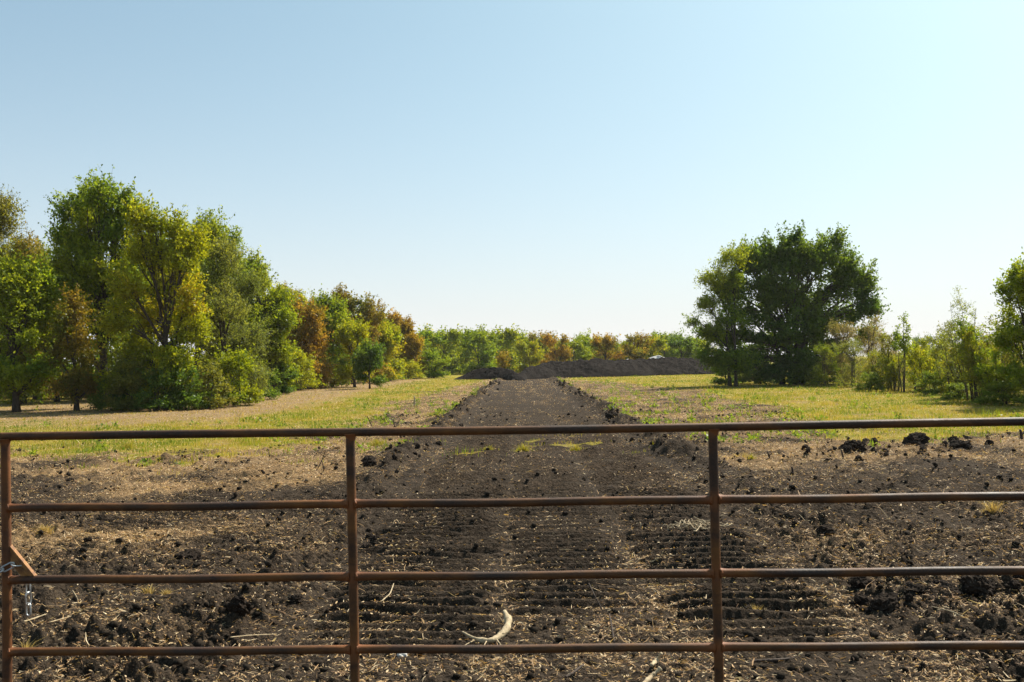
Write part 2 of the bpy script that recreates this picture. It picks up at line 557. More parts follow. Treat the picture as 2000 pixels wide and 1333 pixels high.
M_STONE = plain_mat("pale_stone", (0.35, 0.33, 0.30), (0.62, 0.60, 0.56), 30.0, 0.9, 0.0, 0.004)
L_GREEN = leaf_mat("leaf_green", (0.100, 0.190, 0.015), (0.270, 0.315, 0.020), 0.50)
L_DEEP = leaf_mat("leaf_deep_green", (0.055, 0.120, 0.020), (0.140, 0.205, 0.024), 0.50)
L_BRIGHT = leaf_mat("leaf_bright_green", (0.130, 0.205, 0.012), (0.260, 0.290, 0.016), 0.50)
L_YELLOW = leaf_mat("leaf_yellow_green", (0.185, 0.255, 0.013), (0.370, 0.360, 0.018), 0.50, (0.360, 0.280, 0.020))
L_OLIVE = leaf_mat("leaf_olive", (0.115, 0.145, 0.028), (0.230, 0.225, 0.040), 0.50)
L_FEATHER = leaf_mat("leaf_feathery", (0.125, 0.175, 0.040), (0.250, 0.270, 0.055), 0.50)
L_BROWN = leaf_mat("leaf_brown_olive", (0.100, 0.160, 0.020), (0.270, 0.180, 0.030), 0.50)
L_ORANGE = leaf_mat("leaf_orange", (0.165, 0.180, 0.026), (0.350, 0.210, 0.034), 0.50)
L_AMBER = leaf_mat("leaf_amber", (0.230, 0.190, 0.020), (0.360, 0.240, 0.022), 0.50)
L_RUSTY = leaf_mat("leaf_rusty_olive", (0.085, 0.125, 0.016), (0.220, 0.150, 0.024), 0.50)
L_TAN = leaf_mat("leaf_tan_seed", (0.170, 0.185, 0.060), (0.340, 0.270, 0.140), 0.50)
L_WEED = leaf_mat("leaf_weed", (0.110, 0.190, 0.030), (0.220, 0.270, 0.040), 0.50)
M_STRAW = piece_mat("straw_pieces", [(0.0, (0.10, 0.045, 0.020)), (0.25, (0.30, 0.165, 0.070)), (0.6, (0.55, 0.345, 0.150)), (1.0, (0.82, 0.66, 0.42))])
M_GRASS = piece_mat("grass_blades", [(0.0, (0.105, 0.17, 0.012)), (0.4, (0.245, 0.25, 0.020)), (0.7, (0.38, 0.29, 0.048)), (1.0, (0.40, 0.28, 0.14))], 0.45)
M_DRYGRASS = piece_mat("dry_grass", [(0.0, (0.22, 0.16, 0.05)), (0.6, (0.42, 0.29, 0.10)), (1.0, (0.52, 0.40, 0.20))], 0.4)


# ------------------------------------------------------------------ ground and track: one continuous sheet
def build_ground():
    rad = [0.0, 0.6, 1.2, 1.8, 2.3, 2.7, 3.0]
    r = 3.0
    while r < 100:
        r += max(0.009, 0.0026 * r) if r < 12 else (0.0042 * r if r < 40 else 0.0060 * r)
        rad.append(r)
    while r < 900:
        r *= 1.08
        rad.append(r)
    rad = np.array(rad[1:])
    a0 = 0.60
    dense = np.arange(-a0, a0 + 1e-6, 0.0019)
    sparse = np.linspace(a0, 2 * math.pi - a0, 70)[1:-1]
    ang = np.concatenate([dense, sparse])
    nr, na = len(rad), len(ang)
    RR, AA = np.meshgrid(rad, ang, indexing='ij')
    X = RR * np.sin(AA); Y = RR * np.cos(AA)
    step = np.gradient(rad)[:, None] * np.ones((1, na))
    lat = RR * np.where(np.arange(na)[None, :] < len(dense), 0.0019, 0.073)
    sp = np.maximum(step, lat)
    Z = height(X.ravel(), Y.ravel(), sp.ravel()).reshape(nr, na)
    g, s, dry, wd = masks(X.ravel(), Y.ravel())
    V = np.stack([X.ravel(), Y.ravel(), Z.ravel()], -1)
    V = np.vstack([V, [[0, 0, hz(0, 0.01)]]])
    g = np.append(g, 0); s = np.append(s, .4); dry = np.append(dry, 0)
    i = np.arange(nr - 1)[:, None] * na
    j = np.arange(na)[None, :]
    j2 = (j + 1) % na
    Q = np.stack([i + j, i + na + j, i + na + j2, i + j2], -1).reshape(-1, 4)[:, ::-1]
    c = len(V) - 1
    T = np.stack([np.full(na, c), np.arange(na), (np.arange(na) + 1) % na], -1)[:, ::-1]
    cx = V[Q][:, :, 0].mean(1); cy = V[Q][:, :, 1].mean(1)
    isT = (np.abs(cx - xc(cy)) < TRACK_HALF + 0.05) & (cy > 2.4) & (cy < 88)
    def sub(name, Qs, Ts, kind_name):
        used = np.unique(np.concatenate([Qs.ravel(), Ts.ravel()]) if Ts is not None else Qs.ravel())
        mp = np.full(len(V), -1); mp[used] = np.arange(len(used))
        F = [mp[Qs]] + ([mp[Ts]] if Ts is not None else [])
        me = mk_mesh(name, V[used], F, {"grass": ('POINT', g[used]), "straw": ('POINT', s[used]), "dry": ('POINT', dry[used])}, True)
        o = put(name, me, M_GROUND)
        return o
    o = sub("ground", Q[~isT], T, "ground")
    tag(o, "open field of dark tilled soil near the gate turning to grass farther off", None, None, "structure")
    o = sub("dirt_track", Q[isT], None, "dirt_track")
    tag(o, "straight black dirt track with crawler marks running away from the gate", None, None, "structure")


build_ground()


# ------------------------------------------------------------------ gate
def gate():
    zt = 1.54 - 0.231
    A = Vector((-1.748, 3.525, 0)); B = Vector((1.93, 3.392, 0))
    ex = (B - A).normalized()
    L = (B - A).length
    root = empty("pipe_gate", (A.x, A.y, 0), math.atan2(ex.y, ex.x))
    tag(root, "rusty brown steel pipe farm gate of horizontal rails across the foreground", "gate")
    posts = [0.0, 1.196, 2.420, L]
    zs = [zt - 0.2455 * k for k in range(5)]
    rp, rr = 0.0158, 0.0143
    rnd = np.random.RandomState(5)
    for k, px in enumerate(posts):
        g = Geo()
        zz = np.linspace(zs[-1] - 0.02, zt - 0.012, 60)
        bow = 0.0025 * np.sin(np.linspace(0, 3, 60) + k)
        P = np.stack([px + bow, np.zeros(60), zz], -1)
        rust = np.clip(sum(np.exp(-((zz - z) / 0.03) ** 2) for z in zs), 0, 1) * 0.85
        if k == 0: rust = np.maximum(rust, 0.35)
        g.tube(P, rp, 20, True, rust)
        put("post", g.mesh("post", "rust"), M_RUST, root)
    # top rail is one length, lower rails are coped between the posts
    def rail(x0, x1, z, sag, flare0=True, flare1=True):
        g = Geo()
        t = np.linspace(0, 1, 70)
        t = np.concatenate([np.linspace(0, .025, 10), np.linspace(.025, .975, 50)[1:-1], np.linspace(.975, 1, 10)])
        x = x0 + (x1 - x0) * t
        zc = z - sag * np.sin(math.pi * t) + 0.0012 * np.sin(9 * t + x0)
        rad = np.full(len(t), rr)
        d0, d1 = (x - x0), (x1 - x)
        rad = rad + 0.0045 * (np.exp(-d0 / 0.008) * flare0 + np.exp(-d1 / 0.008) * flare1)
        rust = np.clip(np.exp(-d0 / 0.035) * flare0 + np.exp(-d1 / 0.035) * flare1, 0, 1)
        g.tube(np.stack([x, np.zeros_like(x), zc], -1), rad, 20, True, rust)
        put("rail", g.mesh("rail", "rust"), M_RUST, root)
    rail(-0.016, L + 0.016, zt, 0.003, False, False)
    for z in zs[1:]:
        for a, b in zip(posts[:-1], posts[1:]):
            rail(a + rp - 0.005, b - rp + 0.005, z, 0.0012)
    # weld fillets under the top rail and beads on the crossings
    for px in posts:
        g = Geo()
        zz = np.linspace(zt - 0.030, zt - 0.008, 8)
        rad = rp + 0.007 * np.linspace(0, 1, 8) ** 2
        g.tube(np.stack([np.full(8, px), np.zeros(8), zz], -1), rad, 20, True, 1.0)
        put("weld_fillet", g.mesh("weld_fillet", "rust"), M_RUST, root)
        for z in zs[1:]:
            for sd in (-1, 1):
                if (px == 0 and sd < 0) or (px == L and sd > 0): continue
                g = Geo()
                a = np.linspace(0, 2 * math.pi, 25)
                wob = 1 + 0.06 * rnd.randn(25); wob[-1] = wob[0]
                P = np.stack([px + sd * (rp * 0.86 + 0.004 * np.cos(2 * a)), rr * 1.10 * np.cos(a) * wob, z + rr * 1.10 * np.sin(a) * wob], -1)
                g.tube(P, 0.0028 * wob, 7, False, 1.0)
                put("weld_bead", g.mesh("weld_bead", "rust"), M_RUST, root)
    # corner gusset of angle iron at the latch end, second rail from below the top one
    zc = zs[2]
    pts = [(0.012, 0.118), (0.101, 0.010), (0.058, 0.010), (0.012, 0.062)]
    bm = bmesh.new()
    slot = None
    fr = [bm.verts.new((x, -0.0035, zc + z)) for x, z in pts]
    bk = [bm.verts.new((x, 0.0015, zc + z)) for x, z in pts]
    bm.faces.new(fr); bm.faces.new(bk[::-1])
    for i in range(4):
        j = (i + 1) % 4
        bm.faces.new((fr[i], bk[i], bk[j], fr[j]))
    # the flange standing off the outer edge
    (x0, z0), (x1, z1) = pts[0], pts[1]
    nx, nz = (z0 - z1), (x1 - x0)
    q = math.hypot(nx, nz); nx, nz = nx / q * 0.0032, nz / q * 0.0032
    ring = []
    for (x, z) in (pts[0], pts[1]):
        ring.append([bm.verts.new((x + sx * nx, yy, zc + z + sx * nz)) for sx, yy in ((0.1, -0.006), (1.1, -0.006), (1.1, 0.012), (0.1, 0.012))])
    a, b = ring
    bm.faces.new(a); bm.faces.new(b[::-1])
    for i in range(4):
        j = (i + 1) % 4
        bm.faces.new((a[i], b[i], b[j], a[j]))
    bmesh.ops.recalc_face_normals(bm, faces=bm.faces)
    me = bpy.data.meshes.new("gusset"); bm.to_mesh(me); bm.free()
    gs = put("gusset", me, M_PLATE, root)
    tag(gs, "orange rusted angle iron brace in the gate corner")
    # slots seen as dark inlets with a bright lower lip
    for (cx, cz_) in ((0.040, 0.056), (0.064, 0.029)):
        g = Geo()
        dx, dz = 0.0125, -0.0145
        g.tube(np.array([[cx - dx, -0.0045, zc + cz_ - dz], [cx, -0.005, zc + cz_], [cx + dx, -0.0045, zc + cz_ + dz]]), 0.0022, 8, True, 1.0)
        put("slot_lip", g.mesh("slot_lip", "rust"), M_PLATE, gs)
    return root, A, ex, zs


GATE, GA, GEX, GZ = gate()


def chain():
    def link_mesh(Lk=0.044, Wk=0.0205, r=0.0026):
        g = Geo()
        n = 28
        a = np.linspace(0, 2 * math.pi, n, endpoint=False)
        st = (Lk - Wk) / 2
        P = np.stack([np.where(np.cos(a) >= 0, st, -st) + Wk / 2 * np.cos(a), Wk / 2 * np.sin(a), 0 * a], -1)
        # closed tube
        sides = 8
        T = np.roll(P, -1, 0) - np.roll(P, 1, 0); T /= np.linalg.norm(T, axis=1)[:, None]
        U = np.cross(T, np.array([0, 0, 1.0])); U /= np.linalg.norm(U, axis=1)[:, None]
        b = np.arange(sides) / sides * 2 * math.pi
        V = P[:, None] + r * (np.cos(b)[None, :, None] * U[:, None] + np.sin(b)[None, :, None] * np.array([0, 0, 1.0]))
        i = np.arange(n)[:, None]; j = np.arange(sides)[None, :]
        Q = np.stack([i * sides + j, ((i + 1) % n) * sides + j, ((i + 1) % n) * sides + (j + 1) % sides, i * sides + (j + 1) % sides], -1).reshape(-1, 4)
        g.add(V.reshape(-1, 3), Q[:, ::-1])
        return g.mesh("link")
    lm = link_mesh()
    z2 = GZ[2]
    gx = lambda s: GA + GEX * s
    fwd = Vector((0.036, 1.0, 0))
    def pt(s, dy, z):
        p = gx(s) + Vector((0, dy, 0)); return Vector((p.x, p.y, z))
    path = [pt(-0.105, -0.022, z2 + 0.000), pt(-0.020, -0.027, z2 + 0.030), pt(0.044, -0.012, z2 + 0.062),
            pt(0.056, 0.012, z2 + 0.052), pt(0.062, 0.030, z2 + 0.01), pt(0.062, 0.032, z2 - 0.14)]
    root = empty("chain", path[0])
    tag(root, "galvanised chain hooked through the gate corner with its end hanging", "chain")
    # march along the path
    segs = [(path[i], path[i + 1]) for i in range(len(path) - 1)]
    tot = sum((b - a).length for a, b in segs)
    pitch = 0.0375
    def along(s):
        for a, b in segs:
            l = (b - a).length
            if s <= l: return a + (b - a) * (s / l)
            s -= l
        return segs[-1][1]
    k = 0
    s = 0.0
    while s + pitch <= tot + 1e-6:
        a, b = along(s), along(s + pitch)
        c = (a + b) / 2; x = (b - a).normalized()
        up = Vector((0, 1, 0)) if abs(x.y) < 0.8 else Vector((0, 0, 1))
        z = x.cross(up).normalized(); y = z.cross(x)
        tw = R(25 + 90 * (k % 2))
        y2 = y * math.cos(tw) + z * math.sin(tw); z2_ = x.cross(y2)
        Mx = Matrix((x, y2, z2_)).transposed().to_4x4()
        Mx.translation = c - root.location
        o = put("link", lm, M_ZINC, root)
        o.matrix_basis = Mx
        s += pitch; k += 1


chain()


# ------------------------------------------------------------------ trees
def unit(v):
    return v / (np.linalg.norm(v, axis=-1, keepdims=True) + 1e-9)


def leaf_quads(rng, C, A, L, aspect, upb=0.9):
    """C centres, A long axes, L lengths -> diamond leaves"""
    n = len(C)
    A = unit(A)
    N = unit(rng.randn(n, 3) * .8 + np.array([0, 0, upb]))
    B = unit(np.cross(N, A))
    Nn = np.cross(A, B)
    L = L[:, None]
    fold = (rng.rand(n, 1) * 0.14) * L
    p0 = C - A * L * 0.5
    p1 = C + B * L * aspect * 0.5 - A * L * 0.06 + Nn * fold
    p2 = C + A * L * 0.5 - Nn * fold * 0.5
    p3 = C - B * L * aspect * 0.5 - A * L * 0.06 + Nn * fold
    V = np.stack([p0, p1, p2, p3], 1).reshape(-1, 3)
    Q = np.arange(4 * n).reshape(-1, 4)
    return V, Q


def gen_tree(seed, H, RX, base=0.18, RY=None, clumps=110, per=170, leaf=0.11, aspect=0.6, crad=0.62,
             shoot=0.45, lobes=None, nlobes=7, trunk_r=None, stems=1, lean=0.0, droop=0.0, top=0.62, shell=0.45, spread=0.35,
             upshoot=0.5, thin=1.0, skirt=0):
    rng = np.random.RandomState(seed)
    RY = RY or RX
    trunk_r = trunk_r or H * 0.021
    if lobes is None:
        lobes = []
        zb = base * H
        cz = zb + (H - zb) * 0.56
        lobes.append((0, 0, cz, RX * 0.72, RY * 0.72, (H - zb) * 0.42))
        for k in range(nlobes):
            a = k / nlobes * 2 * math.pi + rng.uniform(-.5, .5)
            q = rng.uniform(0.30, 0.66)
            z = zb + (H - zb) * rng.uniform(0.28, 0.86)
            shrink = math.sqrt(max(0.42, 1 - ((z - cz) / (H - cz + 0.3)) ** 2))
            lobes.append((RX * q * math.cos(a) * shrink, RY * q * math.sin(a) * shrink, z,
                          RX * rng.uniform(.34, .48), RY * rng.uniform(.34, .48), (H - zb) * rng.uniform(.15, .23)))
        for k in range(2):
            lobes.append((RX * (.28 if k else -.25) * rng.uniform(.4, 1.4), RY * rng.uniform(-.25, .25), H - (H - zb) * (.17 + .06 * k),
                          RX * .36, RY * .36, (H - zb) * .16))
        for k in range(skirt):
            a = k / max(skirt, 1) * 2 * math.pi + rng.uniform(-.4, .4)
            q = rng.uniform(.35, .68)
            lobes.append((RX * q * math.cos(a), RY * q * math.sin(a), zb * .6 + (H - zb) * rng.uniform(.06, .24), RX * rng.uniform(.34, .46), RY * rng.uniform(.34, .46), (H - zb) * rng.uniform(.10, .17)))
    lobes = np.array(lobes, float)
    nl = len(lobes)
    wt = (lobes[:, 3] * lobes[:, 4] * lobes[:, 5]) ** 0.62
    wt /= wt.sum()
    li = rng.choice(nl, clumps, p=wt)
    li[:nl] = np.arange(nl)[:clumps]
    dirs = unit(rng.randn(clumps, 3))
    rr = (shell + (1 - shell) * rng.rand(clumps)) ** 0.7
    cc = lobes[li, :3] + dirs * rr[:, None] * (lobes[li, 3:6] - crad * 0.55).clip(0.12)
    cc[:, 2] = np.maximum(cc[:, 2], 0.25)
    # ---- wood
    g = Geo()
    stem_tops = []
    for s in range(stems):
        a = rng.rand() * 6.28
        off = np.array([math.cos(a), math.sin(a), 0]) * (0.0 if stems == 1 else RX * 0.10)
        tp = np.array([lean * RX + off[0] * 4 * spread + rng.uniform(-.1, .1) * RX, off[1] * 4 * spread + rng.uniform(-.1, .1) * RX, H * top])
        t = np.linspace(0, 1, 9)[:, None]
        P = off * (1 - t) + tp * t + np.array([0.12, 0.1, 0]) * H * 0.05 * np.sin(t * 5 + rng.rand() * 6)
        P[0, 2] = -0.15
        r = trunk_r * (1.0 if stems == 1 else 0.62) * (1 - 0.78 * t[:, 0]) * (1 + 0.5 * np.exp(-t[:, 0] * 16))
        g.tube(P, r, 9)
        stem_tops.append((P, r))
    limb_end = {}
    for k in range(nl):
        P, r = stem_tops[k % stems]
        hz_ = np.clip(lobes[k, 2] / H * 0.62 + rng.uniform(-.05, .05), 0.12, 0.95) / max(top, .3) * 0.8
        f = np.clip(hz_, 0.15, 0.97) * 8
        i0 = int(f); fr = f - i0
        st = P[i0] * (1 - fr) + P[min(i0 + 1, 8)] * fr
        en = lobes[k, :3]
        mid = (st + en) / 2 + np.array([0, 0, 0.10 * np.linalg.norm(en - st)]) + rng.randn(3) * 0.06 * np.linalg.norm(en - st)
        t = np.linspace(0, 1, 7)[:, None]
        C = (1 - t) ** 2 * st + 2 * t * (1 - t) * mid + t ** 2 * en
        rad = np.linspace(r[i0] * 0.6, 0.018 * H / 8 + 0.006, 7)
        g.tube(C, rad, 6)
        limb_end[k] = C
    for c, k in zip(cc, li):
        C0 = limb_end[k]
        st = C0[rng.randint(2, 7)]
        mid = (st + c) / 2 + rng.randn(3) * 0.08 * np.linalg.norm(c - st)
        t = np.linspace(0, 1, 5)[:, None]
        C = (1 - t) ** 2 * st + 2 * t * (1 - t) * mid + t ** 2 * c
        g.tube(C, np.linspace(0.020, 0.007, 5) * H / 8, 4, False)
    # ---- leaves
    Cs, As, hue = [], [], []
    lobe_h = rng.rand(nl)
    for c, k in zip(cc, li):
        cr = crad * rng.uniform(.55, 1.2)
        m = int(per * rng.uniform(.65, 1.35) * thin)
        out = unit((c - np.array([0, 0, H * 0.42])) * np.array([1, 1, 0.8]) + 1e-3)
        ms = int(m * shoot)
        mb = m - ms
        ch = 0.60 * lobe_h[k] + 0.25 * rng.rand()
        d = unit(rng.randn(mb, 3)) * (rng.rand(mb, 1) ** 0.45) * cr * np.array([.92, .92, .52])
        Cs.append(c + d)
        As.append(rng.randn(mb, 3) + out * 0.5 + np.array([0, 0, -0.35 - droop]))
        hue.append(np.full(mb, ch))
        if ms:
            ns = max(3, ms // 16)
            sd = unit(out * 0.9 + rng.randn(ns, 3) * 0.75 + np.array([0, 0, upshoot - droop]))
            ln = cr * rng.uniform(.8, 1.75, ns)
            si = rng.randint(0, ns, ms)
            tt = rng.rand(ms) ** 0.8
            base_ = c + unit(rng.randn(ns, 3)) * cr * 0.3
            p = base_[si] + sd[si] * (ln[si] * tt)[:, None] + np.array([0, 0, -1.0]) * (droop * 0.5 * (ln[si] * tt) ** 2)[:, None]
            p = p + rng.randn(ms, 3) * leaf * 0.45
            Cs.append(p)
            As.append(sd[si] * 0.8 + rng.randn(ms, 3) * 0.8)
            hue.append(np.full(ms, ch + 0.08))
            for q in range(ns):
                e = base_[q] + sd[q] * ln[q] + np.array([0, 0, -1.0]) * droop * 0.5 * ln[q] ** 2
                g.tube(np.array([c, base_[q] * .5 + (c + e) * .25, e]), np.array([.006, .005, .002]) * H / 7, 3, False)
    C = np.vstack(Cs); A = np.vstack(As); hue = np.concatenate(hue)
    ok = C[:, 2] > 0.05
    C, A, hue = C[ok], A[ok], hue[ok]
    n = len(C)
    L = leaf * rng.uniform(.6, 1.3, n)
    V, Q = leaf_quads(rng, C, A, L, aspect)
    hue = np.clip(hue + rng.uniform(-.12, .28, n), 0, 1)
    val = rng.uniform(.72, 1.28, n)
    crown = mk_mesh("crown", V, Q, {"hue": ('FACE', hue), "val": ('FACE', val)})
    return g.mesh("trunk"), crown


def place_tree(name, meshes, pos, mat, label, cat, group, rz=0.0, sc=(1, 1, 1), bark=None):
    root = empty(name, pos, rz)
    root.scale = sc
    tag(root, label, cat, group)
    for nm, me, m in (("trunk", meshes[0], bark or M_BARK), ("crown", meshes[1], mat)):
        if not me.materials: me.materials.append(m)
        o = bpy.data.objects.new(nm, me)
        COL.objects.link(o)
        o.parent = root
        o.material_slots[0].link = 'OBJECT'
        o.material_slots[0].material = m
    return root


def spot(px, by):
    """ground point under a pixel and metres per photo pixel there"""
    p = at(px, by)
    p.z = hz(p.x, p.y) if p.y < 120 else 0.0
    return p, p.y / 2000.0


GL = "trees along the left edge of the field"
GF = "trees beyond the soil stockpile"
GR = "trees and saplings at the right side of the field"


def tree_px(name, px, by, top, hw, mat, label, group=GL, seed=1, cat="tree", **kw):
    p, m = spot(px, by)
    H = (by - top) * m
    RX = hw * m * 1.22
    kw["base"] = kw.get("base", 0.18) * 0.62
    kw["clumps"] = int(kw.get("clumps", 110) * 1.7)
    kw.setdefault("skirt", 6)
    me = gen_tree(seed, H, RX, **kw)
    return place_tree(name, me, p, mat, label, cat, group)


def tree_lobes(name, px, by, top, L, mat, label, group=GL, seed=1, **kw):
    """tree whose crown masses stand where L says (offsets read off in photo units around the foot, depth in metres)"""
    p, m = spot(px, by)
    rs_ = np.random.RandomState(seed)
    lobes = [((x - px) * m, rs_.uniform(-.9, .9), (by - y) * m, rx * m * 1.2, rx * m * 1.2, rz * m * 1.15) for x, y, rx, rz in L]
    hw = max(abs(x - px) + rx for x, y, rx, rz in L)
    me = gen_tree(seed, (by - top) * m, hw * m, lobes=lobes, **kw)
    return place_tree(name, me, p, mat, label, "tree", group)


# --- left row, near to far
tree_px("cedar_tree", -32, 806, 366, 78, L_OLIVE, "tall olive dark tree cut off by the left edge of the picture", seed=11,
        clumps=120, per=190, leaf=0.09, aspect=0.45, crad=0.55, shoot=0.6, base=0.30)
tree_px("broadleaf_tree", 45, 790, 448, 75, L_BROWN, "brownish olive tree behind the front trees at the far left", seed=12, clumps=110, per=170, leaf=0.10)
tree_px("broadleaf_tree", 30, 806, 490, 82, L_GREEN, "lower green tree with sunlit top standing foremost at the far left", seed=13, clumps=120, per=180, leaf=0.115,
        base=0.24, crad=0.58)
tree_lobes("broadleaf_tree", 200, 796, 362, [(272, 420, 26, 26), (128, 408, 28, 32), (165, 405, 34, 36), (215, 395, 38, 34), (255, 405, 26, 34), (120, 455, 28, 32), (180, 455, 50, 45),
           (240, 450, 40, 45), (150, 510, 50, 45), (215, 520, 50, 50), (120, 560, 35, 50), (180, 590, 50, 50), (250, 560, 40, 50), (150, 650, 40, 40), (210, 660, 45, 45)],
           L_GREEN, "tallest green tree of the left wood with a ragged double top", seed=14, clumps=260, per=170, leaf=0.12, crad=0.62, shoot=0.55, trunk_r=.2)
tree_px("small_tree", 148, 804, 572, 48, L_RUSTY, "small rusty brown tree under the tallest green tree", seed=15, clumps=60, per=150, leaf=0.09, base=0.28, crad=0.45)
tree_lobes("broadleaf_tree", 325, 800, 408, [(312, 440, 28, 28), (350, 455, 34, 34), (378, 478, 30, 32), (290, 440, 24, 28), (300, 490, 40, 42), (370, 510, 34, 40), (330, 540, 48, 45), (385, 585, 30, 42),
           (270, 560, 38, 45), (300, 620, 50, 45), (365, 640, 40, 45), (250, 620, 30, 40), (280, 690, 50, 40), (350, 710, 42, 40), (320, 755, 50, 35), (250, 745, 40, 40)],
           L_YELLOW, "yellow green tree with foliage down to the ground in front of the left wood", seed=16, clumps=280, per=180, leaf=0.105, crad=0.55, trunk_r=.15)
tree_lobes("broadleaf_tree", 430, 772, 430, [(385, 462, 28, 30), (402, 450, 28, 26), (430, 465, 30, 28), (460, 490, 34, 28), (495, 520, 28, 30), (420, 510, 40, 40), (470, 540, 45, 40),
           (508, 550, 18, 20), (440, 600, 60, 60), (480, 650, 50, 60)],
           L_GREEN, "dark green tree rising behind the yellow green and feathery trees", seed=17, clumps=170, per=170, leaf=0.13, crad=.62, shoot=.55)
tree_lobes("feathery_tree", 440, 790, 478, [(440, 505, 36, 30), (425, 550, 40, 40), (465, 560, 36, 40), (440, 610, 50, 40), (470, 660, 40, 40), (420, 670, 40, 40),
           (450, 720, 50, 35), (480, 735, 30, 40), (420, 755, 40, 30)],
           L_FEATHER, "feathery grey green tree with drooping fine foliage left of the bright green one", seed=18,
           clumps=220, per=220, leaf=0.10, aspect=0.30, crad=0.52, shoot=0.75, droop=0.25)
tree_lobes("broadleaf_tree", 532, 770, 538, [(508, 562, 30, 22), (530, 590, 34, 30), (495, 610, 36, 36), (550, 630, 34, 34), (520, 660, 45, 40), (560, 690, 30, 30), (505, 710, 40, 36), (545, 727, 40, 30)],
           L_BRIGHT, "bright green rounded tree at the corner where the left wood recedes", seed=19, clumps=190, per=170, leaf=0.13, crad=.6)
tree_px("slender_tree", 563, 742, 552, 22, L_BROWN, "thin tree with sparse rusty top poking above the left wood", seed=20, clumps=30, per=90, leaf=0.15, base=0.55, crad=0.5)
tree_px("broadleaf_tree", 598, 760, 585, 40, L_ORANGE, "rust orange tree beside the bright green rounded tree", seed=21, clumps=90, per=160, leaf=0.13, base=0.08)
tree_px("broadleaf_tree", 648, 756, 570, 54, L_GREEN, "mid green tree right of the rust orange tree", seed=22, clumps=120, per=170, leaf=0.15, base=0.12)
tree_px("broadleaf_tree", 690, 750, 562, 62, L_BROWN, "large tree with bronze brown top in the middle of the left row", seed=23, clumps=130, per=170, leaf=0.16, base=0.12)
tree_px("small_tree", 692, 757, 632, 32, L_YELLOW, "small yellow green tree in front of the bronze topped tree", seed=24, clumps=60, per=150, leaf=0.13, base=0.22, crad=0.5)
tree_px("small_tree", 722, 760, 672, 30, L_DEEP, "small dark green tree with visible trunk at the field edge", seed=25, clumps=45, per=150, leaf=0.12, base=0.30, crad=0.5, skirt=2)
tree_px("broadleaf_tree", 748, 746, 630, 40, L_YELLOW, "yellow olive tree right of the small dark green tree", seed=26, clumps=100, per=170, leaf=0.18, base=0.08)
tree_px("broadleaf_tree", 780, 740, 610, 30, L_ORANGE, "orange brown tree standing highest at the right end of the left row", seed=27, clumps=80, per=150, leaf=0.19, base=0.22)
tree_px("small_tree", 806, 740, 655, 20, L_AMBER, "amber yellow small tree at the very end of the left row", seed=28, clumps=50, per=140, leaf=0.18, base=0.1, crad=0.6)
# extra depth of the wood
for px, by, top, hw, mt, lb, sd in (
        (385, 778, 452, 66, L_GREEN, "green tree in the wood closing the gap behind the yellow green tree's right side", 45),
        (300, 780, 432, 70, L_BRIGHT, "bright green tree in the wood behind the yellow green tree's top", 46),
        (560, 757, 556, 46, L_YELLOW, "yellow green tree in the wood behind the bright rounded tree's right side", 47),
        (676, 745, 588, 42, L_BRIGHT, "bright green tree in the wood behind the mid green tree", 48),
        (725, 742, 612, 40, L_GREEN, "green tree in the wood behind the yellow olive tree", 49),
        (768, 739, 636, 34, L_YELLOW, "yellow green tree in the wood behind the orange brown tree", 50),
        (75, 782, 470, 70, L_GREEN, "green tree in the wood between the brownish olive and the tallest tree", 51),
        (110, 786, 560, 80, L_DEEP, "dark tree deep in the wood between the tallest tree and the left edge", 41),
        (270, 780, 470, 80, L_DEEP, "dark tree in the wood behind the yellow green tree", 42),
        (480, 762, 500, 60, L_GREEN, "green tree in the wood behind the bright rounded tree", 43),
        (620, 744, 595, 45, L_OLIVE, "olive tree in the wood behind the rust orange tree", 44)):
    tree_px("broadleaf_tree", px, by, top, hw, mt, lb, seed=sd, clumps=110, per=160, leaf=0.14, base=0.22)


